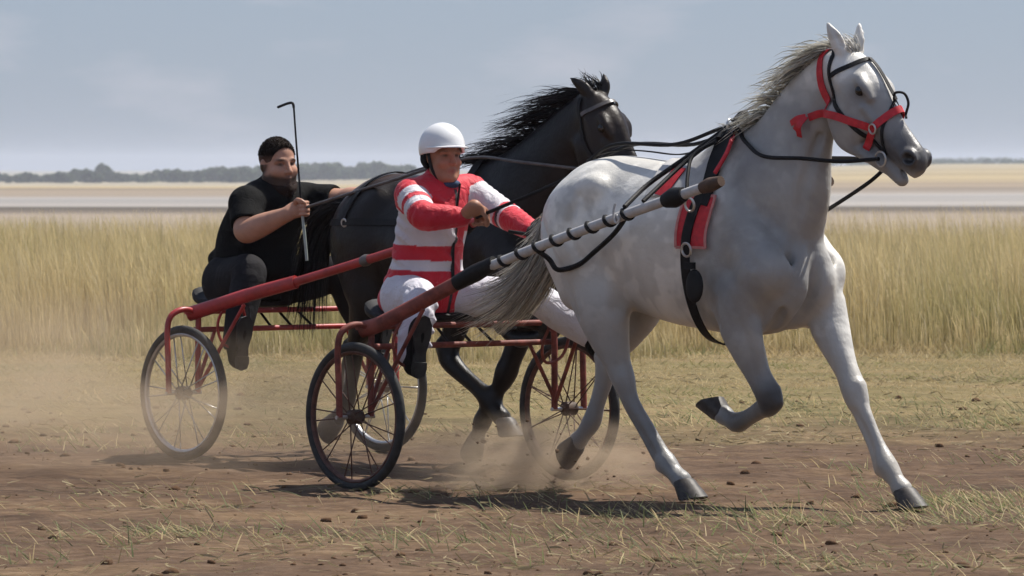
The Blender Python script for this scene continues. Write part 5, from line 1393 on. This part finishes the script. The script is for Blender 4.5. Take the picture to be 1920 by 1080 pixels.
# jacket
F = Field((-0.56, -0.50, 0.78), (0.44, 0.46, 1.52), 0.0065)
F.chain([(-0.29, 0, 0.88, 0.165, 1.25), (-0.275, 0, 0.945, 0.165, 1.25), (-0.265, 0, 1.02, 0.148, 1.25), (-0.25, 0, 1.12, 0.142, 1.25), (-0.215, 0, 1.26, 0.14, 1.33), (-0.195, 0, 1.34, 0.118, 1.42)], 0.03)
F.chain([(*shN, 0.072), (-0.185, 0, 1.39, 0.074), (*shF, 0.072)], 0.05)
F.chain([(-0.195, 0, 1.40, 0.078), (-0.178, 0, 1.448, 0.068)], 0.02)
for a, b, c in ((shN, elN, wrN), (shF, elF, wrF)):
    F.chain([(*a, 0.077), (*(a * 0.45 + b * 0.55), 0.071), (*b, 0.066), (*(b * 0.5 + c * 0.5), 0.057), (*c, 0.045)], 0.025, smooth=4)
def fold(F, pts, r=0.012, k=0.016, sink=0.004):
    """a soft ridge of cloth lying on the garment"""
    P = F.snap(spline(np.array(pts, float), 4), -sink, 10)
    rr = r * (0.45 + 0.55 * np.sin(np.linspace(0.15, math.pi - 0.15, len(P))))
    F.chain([(*p, a) for p, a in zip(P, rr)], k, smooth=0)
for q in range(12):
    z_ = 0.95 + 0.035 * q; y_ = rng.uniform(-0.12, 0.10); d_ = rng.uniform(0.04, 0.10)
    fold(F, [(-0.08, y_ - d_, z_ + 0.03), (-0.07, y_, z_), (-0.08, y_ + d_, z_ - 0.035)], 0.013)
    x_ = -0.26 + 0.07 * rng.normal()
    fold(F, [(x_ - 0.07, -0.19, z_ + 0.025), (x_, -0.20, z_), (x_ + 0.08, -0.19, z_ - 0.045)], 0.013)
for q in range(6):
    t = 0.1 + 0.16 * q
    for a, b, sg in ((shN, elN, -1), (shF, elF, 1), (elN, wrN, -1), (elF, wrF, 1)):
        p = a * (1 - t) + b * t; r0 = 0.055
        fold(F, [p + (-0.02, sg * r0, -0.03), p + (0.0, sg * r0 * 0.9, 0.025), p + (0.015, sg * 0.01, r0)], 0.012)
for t in (0.25, 0.45, 0.65):
    p = elN * (1 - t) + wrN * t; F.chain([(*(p + (0, -0.05, -0.02)), 0.010), (*(p + (0.02, -0.05, 0.03)), 0.010)], 0.02)
F.chain([(-0.40, -0.12, 0.87, 0.05), (-0.42, 0.0, 0.87, 0.05), (-0.40, 0.12, 0.87, 0.05)], 0.06)
F.chain([(-0.27, 0, 0.72, 0.12, 1.3), (-0.27, 0, 0.80, 0.12, 1.3)], 0.01, True)
F.ell((-0.155, 0, 1.50), (0.062, 0.062, 0.05), 0.01, sub=True)
def seg_t(V, a, b):
    e = b - a; t = ((V - a) @ e) / (e @ e); d = np.linalg.norm(V - a - np.clip(t, 0, 1)[:, None] * e, axis=1); return t, d
def jacketA(V):
    n = len(V); W_ = np.array([0.62, 0.59, 0.62]); RD = np.array([0.56, 0.012, 0.03])
    c = np.tile(W_, (n, 1)); z = V[:, 2] + 0.05 * (V[:, 0] + 0.25)
    st = lambda a, b: ((z > a) & (z < b)).astype(float)
    c = lerp(c, RD, st(1.062, 1.132)); c = lerp(c, RD, st(0.78, 1.014)); 
    c = lerp(c, RD, (z > 1.305 + 0.12 * np.clip(-V[:, 0] - 0.2, 0, 0.2)).astype(float))
    fr = (V[:, 0] > -0.19) & (z < 1.40)
    c = lerp(c, RD, (fr & (V[:, 1] > 0.03) & ((V[:, 1] < 0.10) | (z > 1.20))).astype(float))
    c = lerp(c, (0.012, 0.012, 0.014), (fr & (V[:, 1] > 0.015) & (V[:, 1] < 0.032)).astype(float))
    for a, b, w_ in ((shN, elN, wrN), (shF, elF, wrF)):
        t1, d1 = seg_t(V, a, b); t2, d2 = seg_t(V, b, w_)
        arm = np.minimum(d1, d2) < 0.088
        up = arm & (t1 > 0.02) & (t1 < 0.97) & (d1 <= d2 + 0.012); low_ = arm & ~up & (d2 < 0.085) & (t1 > 0.5)
        c[up] = W_; c = lerp(c, RD, (up & ((t1 < 0.20) | ((t1 > 0.46) & (t1 < 0.62)))).astype(float)); c = lerp(c, RD, (up & (t1 > 0.84)).astype(float))
        c = lerp(c, RD, low_.astype(float))
        if a is shF:
            c = lerp(c, W_, (up & (t1 > 0.24)).astype(float)); c = lerp(c, (0.012, 0.012, 0.014), (low_ & (t2 > 0.12) & (t2 < 0.20)).astype(float)); c = lerp(c, W_, (low_ & (t2 >= 0.20) & (t2 < 0.27)).astype(float))
    return c
jk = emit("jacket", F, jacketA, M_cloth, driverA, base)
m = MB(); m.tube([(-0.045, 0.015, 1.42), (-0.085, 0.022, 1.25), (-0.10, 0.022, 1.10), (-0.10, 0.022, 0.95)], 0.006, 6); part("zip", m, M_black, jk, base)
# trousers
F = Field((-0.50, -0.56, 0.56), (0.48, 0.60, 1.02), 0.0065)
F.chain([(*hipN, 0.135), (-0.27, 0, 0.90, 0.14), (*hipF, 0.135)], 0.03)
for a, b, c in ((hipN, knN, anN), (hipF, knF, anF)):
    F.chain([(*a, 0.115), (*(a * 0.45 + b * 0.55), 0.092), (*b, 0.078), (*(b * 0.5 + c * 0.5), 0.078), (*c, 0.066)], 0.03, smooth=4)
    for t in (0.15, 0.4, 0.6, 0.85):
        p = b * (1 - t) + c * t; F.chain([(*(p + (-0.02, -0.055, 0.045)), 0.013), (*(p + (0.05, 0.0, 0.05)), 0.014), (*(p + (0.07, 0.05, 0.0)), 0.010)], 0.025)
def trouserA(V):
    c = np.tile(np.array([0.60, 0.585, 0.64]), (len(V), 1))
    return c
emit("trousers", F, trouserA, M_cloth, driverA, base)
boot(driverA, base, (0.135, -0.425, 0.575), (0.175, -0.43, 0.775), anN, (knN - anN) / np.linalg.norm(knN - anN))
boot(driverA, base, (0.395, 0.485, 0.655), (0.455, 0.50, 0.83), anF, (knF - anF) / np.linalg.norm(knF - anF))
# helmet
M_shell = simple("white_shell", (0.78, 0.78, 0.78), 0.25, 0.05, 8.0, bmp=0.0, spec=0.5)
def hp_(f, l, u): return HCa + MHa @ (np.array([f, l, u]) * 0.98)
F = Field(HCa - 0.24, HCa + 0.26, 0.005)
F.ell(hp_(-0.008, 0, 0.045), (0.126, 0.105, 0.118), 0.0, MHa)
F.ell(hp_(-0.005, 0, 0.025), (0.106, 0.086, 0.10), 0.0, MHa, sub=True)
F.ell(hp_(0.02, 0, -0.16), (0.25, 0.25, 0.185), 0.004, MHa, sub=True)
F.ell(hp_(0.12, 0, -0.04), (0.09, 0.2, 0.085), 0.004, MHa, sub=True)
hm = emit("helmet", F, lambda V: np.full((len(V), 3), 0.8), M_shell, driverA, base, 2)
rings = []
for a in np.linspace(-80, 80, 25):
    ca, sa = math.cos(R(a)), math.sin(R(a)); ext = 0.038 * max(0.0, ca) ** 0.8 + 0.003
    rings.append([hp_(0.112 * ca - 0.005, 0.100 * sa, 0.052), hp_((0.118 + ext) * ca - 0.005, (0.104 + ext * 0.35) * sa, 0.044), hp_((0.118 + ext) * ca - 0.005, (0.104 + ext * 0.35) * sa, 0.039), hp_(0.112 * ca - 0.005, 0.100 * sa, 0.044)])
m = MB(); m.loft(rings); part("peak", m, M_shell, hm, base)
F = Field(HCa - 0.20, HCa + 0.20, 0.005)
F.ell(hp_(-0.03, 0, -0.005), (0.093, 0.093, 0.072), 0.0, MHa); F.ell(hp_(0.07, 0, -0.01), (0.095, 0.2, 0.10), 0.01, MHa, sub=True); F.ell(hp_(-0.005, 0, 0.0), (0.09, 0.080, 0.10), 0.0, MHa, sub=True)
emit("liner", F, lambda V: np.full((len(V), 3), 0.012), M_cotton, driverA, base)
for s_ in (-1, 1):
    m = strap_mb(None, [hp_(0.01, 0.086 * s_, 0.02), hp_(0.02, 0.076 * s_, -0.05), hp_(0.045, 0.052 * s_, -0.105), hp_(0.055, 0.0, -0.132)], 0.016, 0.004, free=True, up=(0.3, s_, 0)); part("chin_strap", m, M_black, driverA, base)
M_scarf = simple("blue_scarf", (0.03, 0.06, 0.12), 0.8, 0.3, 30.0)
m = MB(); m.ball((-0.100, 0.01, 1.418), (0.032, 0.05, 0.022)); part("neckerchief", m, M_scarf, driverA, base)
# short whip in his far hand
wb = tuple(haF); whipA = TA.thing("whip", wb); tag(whipA, "short dark whip in the red-jacketed driver's far hand", "whip")
m = MB(); m.tube(spline([haF + (-0.14, -0.05, 0.015), haF, haF + (0.10, 0.01, 0.02)], 5), 0.009, 8); part("handle", m, M_black, whipA, wb)

# ---- driver of the rear sulky: black clothes, beard, whip held upright
base = (-0.26, 0, 0)
driverB = TB.thing("person", base); tag(driverB, "bearded bareheaded driver in black t-shirt holding up a whip on the rear sulky", "person", "sulky drivers")
HCb = np.array([-0.055, 0.0, 1.512]); MHb = frame(-9, -2, 3)
shN, shF = np.array([-0.055, -0.205, 1.305]), np.array([-0.075, 0.205, 1.32])
elN, elF = np.array([0.06, -0.305, 1.165]), np.array([0.16, 0.27, 1.325])
haN = np.array([0.385, -0.205, 1.284]); wrN = np.array([0.305, -0.228, 1.258])
wrF, haF2 = np.array([0.39, 0.235, 1.35]), np.array([0.465, 0.215, 1.37])
hipN, hipF = np.array([-0.27, -0.14, 0.90]), np.array([-0.27, 0.14, 0.90])
knN, knF = np.array([0.045, -0.275, 0.945]), np.array([0.08, 0.30, 0.93])
anN, anF = np.array([0.105, -0.415, 0.60]), np.array([0.17, 0.44, 0.60])
F = Field((-0.58, -0.60, 0.58), (0.62, 0.62, 1.72), 0.0065)
F.chain([(-0.28, 0, 0.92, 0.16, 1.25), (-0.22, 0, 1.10, 0.17, 1.2), (-0.13, 0, 1.26, 0.15, 1.3)], 0.05)
F.chain([(*shN, 0.075), (-0.08, 0, 1.33, 0.08), (*shF, 0.075)], 0.05)
F.chain([(-0.085, 0, 1.33, 0.085), (-0.06, 0, 1.43, 0.075)], 0.03)
for a, b, c in ((shN, elN, wrN), (shF, elF, wrF)):
    F.chain([(*a, 0.070), (*(a * 0.4 + b * 0.6), 0.066), (*b, 0.060), (*(b * 0.65 + c * 0.35), 0.060), (*c, 0.037)], 0.02, smooth=4)
for a, b, c in ((hipN, knN, anN), (hipF, knF, anF)):
    F.chain([(*a, 0.11), (*b, 0.07), (*c, 0.05)], 0.02, smooth=0)
add_head(F, HCb, MHb, 1.10, 0.014)
add_fist(F, haN, (-0.10, 0.0, 0.99), wrN, side=-1); add_fist(F, haF2, (0.9, -0.2, 0.15), wrF, side=1)
def skinB(V):
    q = (V - HCb) @ MHb / 1.10; n = len(V)
    c = np.tile(np.array([0.46, 0.245, 0.165]), (n, 1)) * (0.88 + 0.24 * fbm(V[:, 0] * 30, V[:, 2] * 30 + V[:, 1] * 20))[:, None]
    hd = (np.linalg.norm(V - HCb, axis=1) < 0.20) & (q[:, 2] > -0.16)
    nz = fbm(V[:, 0] * 60, V[:, 2] * 60 + V[:, 1] * 40)
    beard = ss(-0.034, -0.058, q[:, 2] + 0.012 * (nz - 0.5) + 0.30 * np.clip(q[:, 0] - 0.05, 0, 0.05)) * hd
    beard = np.maximum(beard, 0.75 * np.exp(-((q[:, 2] + 0.056) / 0.007) ** 2 - (q[:, 1] / 0.026) ** 2) * (q[:, 0] > 0.06) * hd)
    c = lerp(c, (0.30, 0.10, 0.085), np.exp(-((q[:, 2] + 0.072) / 0.008) ** 2 - (q[:, 1] / 0.022) ** 2) * (q[:, 0] > 0.06) * hd)
    side_b = ss(0.045, 0.005, q[:, 0]) * ss(0.045, 0.055, np.abs(q[:, 1])) * (q[:, 2] < 0.0) * hd
    c = lerp(c, (0.030, 0.019, 0.014), np.maximum(beard, side_b) * 0.95)
    c = lerp(c, (0.05, 0.032, 0.024), ss(0.0, 0.05, q[:, 2]) * ss(0.055, 0.02, q[:, 0]) * hd * 0.8)
    for s_ in (-1, 1):
        c = lerp(c, (0.035, 0.022, 0.016), np.exp(-((q[:, 1] - 0.033 * s_) / 0.015) ** 2 - ((q[:, 2] - 0.002) / 0.007) ** 2) * (q[:, 0] > 0.05) * hd)
        c = lerp(c, (0.03, 0.02, 0.015), np.exp(-((q[:, 1] - 0.036 * s_) / 0.020) ** 2 - ((q[:, 2] - 0.023) / 0.007) ** 2) * (q[:, 0] > 0.05) * hd)
    return c
emit("body", F, skinB, M_skin, driverB, base)
def hq(f, l, u): return HCb + MHb @ (np.array([f, l, u]) * 1.10)
F = Field(HCb - 0.2, HCb + 0.22, 0.005)
F.ell(hq(-0.008, 0, 0.036), (0.1115, 0.0875, 0.1015), 0.0, MHb); F.ell(hq(0.125, 0, 0.0), (0.106, 0.11, 0.102), 0.008, MHb, sub=True); F.ell(hq(0.03, 0, -0.13), (0.2, 0.2, 0.155), 0.01, MHb, sub=True)
def hairB(V):
    q = (V - HCb) @ MHb
    c = np.tile(np.array([0.018, 0.012, 0.009]), (len(V), 1)); return lerp(c, (0.16, 0.085, 0.06), ss(0.065, 0.01, q[:, 2]) * ss(0.04, 0.07, np.abs(q[:, 1])) * 0.75)
hb_ = emit("hair", F, hairB, M_cotton, driverB, base)
FH = F
def stubble(name, dirs, Fs, L, w, col, parent, out=0.6):
    root_ = Fs.snap(dirs, 0.0, 10); ok = np.abs(Fs.sample(root_)) < 0.004; root_ = root_[ok]; g_ = Fs.grad(root_); n_ = len(root_)
    fw = MHb[:, 0][None] * 0.5 + np.array([0, 0, -0.25]); d_ = g_ * out + fw * 0.4 + rng.normal(0, 0.25, (n_, 3)); d_ /= np.linalg.norm(d_, axis=1, keepdims=True)
    u = np.linspace(-0.15, 1, 4)[None, :, None]
    P_ = root_[:, None, :] + d_[:, None, :] * u * rng.uniform(0.6, 1.2, (n_, 1, 1)) * L
    hair(name, P_, np.full(n_, w), col, tuple(c_ * 1.6 for c_ in col), parent, base, 0.35)
ph = rng.uniform(0, 2 * math.pi, 2600); cz = rng.uniform(0.10, 1.0, 2600); sz = np.sqrt(1 - cz ** 2)
dirs = HCb + (np.stack([np.cos(ph) * sz * 0.115 - 0.009, np.sin(ph) * sz * 0.09, cz * 0.105 + 0.036], 1)) @ MHb.T
stubble("hair_strands", dirs, FH, 0.006, 0.003, (0.014, 0.009, 0.007), driverB)
# beard gives the chin its bulk
F = Field(HCb - 0.2, HCb + 0.2, 0.005)
F.chain([(*hq(0.012, -0.066, -0.060), 0.018), (*hq(0.050, -0.048, -0.108), 0.026), (*hq(0.074, 0, -0.118), 0.033), (*hq(0.050, 0.048, -0.108), 0.026), (*hq(0.012, 0.066, -0.060), 0.018)], 0.01)
emit("beard", F, lambda V: np.tile(np.array([0.022, 0.013, 0.010]), (len(V), 1)) * (0.6 + 0.8 * fbm(V[:, 0] * 90, V[:, 2] * 90))[:, None], M_cotton, driverB, base)
t_ = rng.uniform(-1, 1, 1500); pb = np.array([hq(0.020 + 0.055 * (1 - abs(a)) + rng.normal(0, 0.008), 0.062 * a, -0.078 - 0.05 * (1 - a * a) + rng.normal(0, 0.012)) for a in t_])
stubble("beard_strands", pb, F, 0.018, 0.003, (0.022, 0.013, 0.009), driverB, 0.5)
# t-shirt
F = Field((-0.62, -0.46, 0.80), (0.24, 0.46, 1.46), 0.0085)
F.chain([(-0.29, 0, 0.90, 0.185, 1.2), (-0.24, 0, 1.02, 0.20, 1.12), (-0.22, 0, 1.12, 0.195, 1.12), (-0.13, 0, 1.27, 0.168, 1.28)], 0.04)
F.chain([(*shN, 0.092), (-0.085, 0, 1.335, 0.095), (*shF, 0.092)], 0.05)
F.chain([(-0.09, 0, 1.35, 0.098), (-0.075, 0, 1.395, 0.090)], 0.02)
for a, b in ((shN, elN), (shF, elF)):
    F.chain([(*a, 0.090), (*(a * 0.45 + b * 0.55), 0.086), (*(a * 0.35 + b * 0.65), 0.085)], 0.03, smooth=0)
    e = (b - a) / np.linalg.norm(b - a); F.ell(a * 0.26 + b * 0.74 + e * 0.10, (0.115, 0.115, 0.115), 0.004, sub=True)
F.chain([(-0.40, -0.14, 1.02, 0.035), (-0.44, 0, 1.035, 0.04), (-0.40, 0.14, 1.02, 0.035)], 0.05)
for q in range(6):
    a = rng.uniform(-0.8, 0.4); F.chain([(-0.20, -0.20 + 0.02 * q, 0.95 + 0.055 * q, 0.012), (-0.10, -0.18, 0.98 + 0.055 * q, 0.014), (-0.06, -0.08, 0.97 + 0.055 * q, 0.010)], 0.03)
emit("t_shirt", F, lambda V: np.full((len(V), 3), 0.0065), M_cotton, driverB, base)
# trousers
F = Field((-0.54, -0.52, 0.56), (0.30, 0.56, 1.08), 0.009)
F.chain([(*hipN, 0.15), (-0.28, 0, 0.92, 0.16), (*hipF, 0.15)], 0.03)
for a, b, c in ((hipN, knN, anN), (hipF, knF, anF)):
    F.chain([(*a, 0.13), (*(a * 0.45 + b * 0.55), 0.115), (*b, 0.092), (*(b * 0.5 + c * 0.5), 0.082), (*c, 0.066)], 0.03, smooth=4)
emit("trousers", F, lambda V: np.tile(np.array([0.020, 0.019, 0.021]), (len(V), 1)), M_cotton, driverB, base)
boot(driverB, base, (0.14, -0.425, 0.51), (0.175, -0.43, 0.70), anN, (knN - anN) / np.linalg.norm(knN - anN))
boot(driverB, base, (0.205, 0.45, 0.51), (0.24, 0.455, 0.70), anF, (knF - anF) / np.linalg.norm(knF - anF))
# wrist loop, whip and reins
m = MB(); m.ring(wrF * 0.75 + elF * 0.25, wrF - elF, 0.047, 0.007, 20, 6, 1.6); part("wrist_band", m, M_black, driverB, base)
wb = (0.36, -0.215, 0); whipB = TB.thing("whip", wb); tag(whipB, "long thin whip with a bent tip held upright by the driver in black", "whip")
m = MB(); m.tube([(0.425, -0.205, 1.02), (0.408, -0.205, 1.14), (0.385, -0.205, 1.284)], [0.0075, 0.008, 0.008], 8); part("handle", m, simple("grey_green_grip", (0.35, 0.40, 0.37), 0.4, 0.2, 20.0), whipB, wb)
m = MB(); m.tube([(0.385, -0.205, 1.284), (0.362, -0.205, 1.45), (0.338, -0.205, 1.65), (0.322, -0.205, 1.80)], [0.006, 0.0055, 0.005, 0.005], 8); part("stick", m, M_black, whipB, wb)
m = MB(); m.tube(spline([(0.322, -0.205, 1.80), (0.312, -0.205, 1.822), (0.275, -0.205, 1.822), (0.195, -0.205, 1.803)], 5), 0.007, 8); part("lash", m, M_black, whipB, wb)
rb2 = (0.6, 0, 0); reinsB = TB.thing("reins", rb2); tag(reinsB, "dark reins running from the driver in black along the black horse", "reins")
def TBp(p):   # a point of the black horse's frame in its sulky's frame
    w_ = HB.w(np.array(p, float)) - TB.o; return np.array([w_ @ TB.u, w_ @ TB.l, w_[2]])
m = MB(); m.tube(spline([haN, (0.60, -0.18, 1.335), TBp((0.95, -0.20, 1.42)), TBp((1.45, -0.12, 1.54)), TBp((1.9, -0.20, 1.52)), TBp((2.38, -0.09, 1.47))], 7), 0.008, 8); part("rein", m, M_worn, reinsB, rb2)
m = MB(); m.tube(spline([haF2, (0.65, 0.2, 1.44), TBp((0.95, 0.12, 1.50)), TBp((1.45, 0.10, 1.56)), TBp((1.9, 0.20, 1.52)), TBp((2.38, 0.09, 1.47))], 7), 0.008, 8); part("rein", m, M_worn, reinsB, rb2)
# ------------------------------------------------------------------ dust thrown up by hooves and wheels
def dust(name, label, centre, rad, density, scale, seed, col=(0.66, 0.53, 0.39)):
    m = bpy.data.materials.new("dust"); m.use_nodes = True; nt = m.node_tree; nt.nodes.clear(); L = nt.links
    out = nt.nodes.new("ShaderNodeOutputMaterial"); pv = nt.nodes.new("ShaderNodeVolumePrincipled")
    pv.inputs["Color"].default_value = (*col, 1); pv.inputs["Anisotropy"].default_value = 0.1
    tcn = nt.nodes.new("ShaderNodeTexCoord")
    ln = nt.nodes.new("ShaderNodeVectorMath"); ln.operation = 'LENGTH'; L.new(tcn.outputs["Object"], ln.inputs[0])
    fo = nt.nodes.new("ShaderNodeMapRange"); fo.interpolation_type = 'SMOOTHSTEP'
    fo.inputs[1].default_value = 1.0; fo.inputs[2].default_value = 0.15; fo.inputs[3].default_value = 0.0; fo.inputs[4].default_value = 1.0
    L.new(ln.outputs["Value"], fo.inputs[0])
    mp_ = nt.nodes.new("ShaderNodeMapping"); mp_.inputs["Location"].default_value = (seed, seed * 2.0, 0); L.new(tcn.outputs["Object"], mp_.inputs["Vector"])
    nz = noise(nt, scale, 4.0, 0.6, mp_.outputs["Vector"])
    mr = nt.nodes.new("ShaderNodeMapRange"); mr.inputs[1].default_value = 0.42; mr.inputs[2].default_value = 0.72; L.new(nz.outputs["Fac"], mr.inputs[0])
    mu = nt.nodes.new("ShaderNodeMath"); mu.operation = 'MULTIPLY'; L.new(fo.outputs[0], mu.inputs[0]); L.new(mr.outputs[0], mu.inputs[1])
    m2 = nt.nodes.new("ShaderNodeMath"); m2.operation = 'MULTIPLY'; m2.inputs[1].default_value = density; L.new(mu.outputs[0], m2.inputs[0])
    L.new(m2.outputs[0], pv.inputs["Density"]); L.new(pv.outputs[0], out.inputs["Volume"])
    mb = MB(); mb.ball((0, 0, 0), 1.0, nu=20, nv=12)
    o = mb.build(name, m); o.location = centre; o.scale = rad
    tag(o, label, "dust", kind="stuff")
    return o
dust("dust_cloud", "brown dust kicked up under the white horse's hind hooves", tuple(TA.w((0.34, 0.12, 0.10))), (0.80, 0.55, 0.30), 10.0, 2.2, 3.0)
dust("dust_cloud", "thin dust drifting behind the sulky wheels at lower left", (-1.75, 28.2, 0.22), (1.7, 1.6, 0.55), 1.5, 1.6, 8.0)
dust("dust_cloud", "pale dust hanging over the verge at the left edge", (-3.0, 33.0, 0.35), (1.5, 3.0, 0.75), 0.5, 1.3, 14.0)
# crumbs of earth in the air round the hooves
VV, Q4, Q3, nn = [], [], [], 0
for q in range(70):
    Vs, f4, f3 = shapes[rng.integers(6)]; sz = 0.004 + 0.012 * rng.random() ** 3
    p = TA.w(np.array([0.45 + rng.normal(0, 0.30), 0.1 + rng.normal(0, 0.16), abs(rng.normal(0.10, 0.10)) + 0.03]))
    VV.append(Vs * sz + p); Q4.append(np.array(f4) + nn); Q3.append(np.array(f3) + nn); nn += len(Vs)
o = link(bpy.data.objects.new("flying_earth", mesh_np("flying_earth", np.concatenate(VV), [np.concatenate(Q4), np.concatenate(Q3)], M_clod, True)))
tag(o, "crumbs of earth flying round the white horse's hind hooves", "earth", kind="stuff")
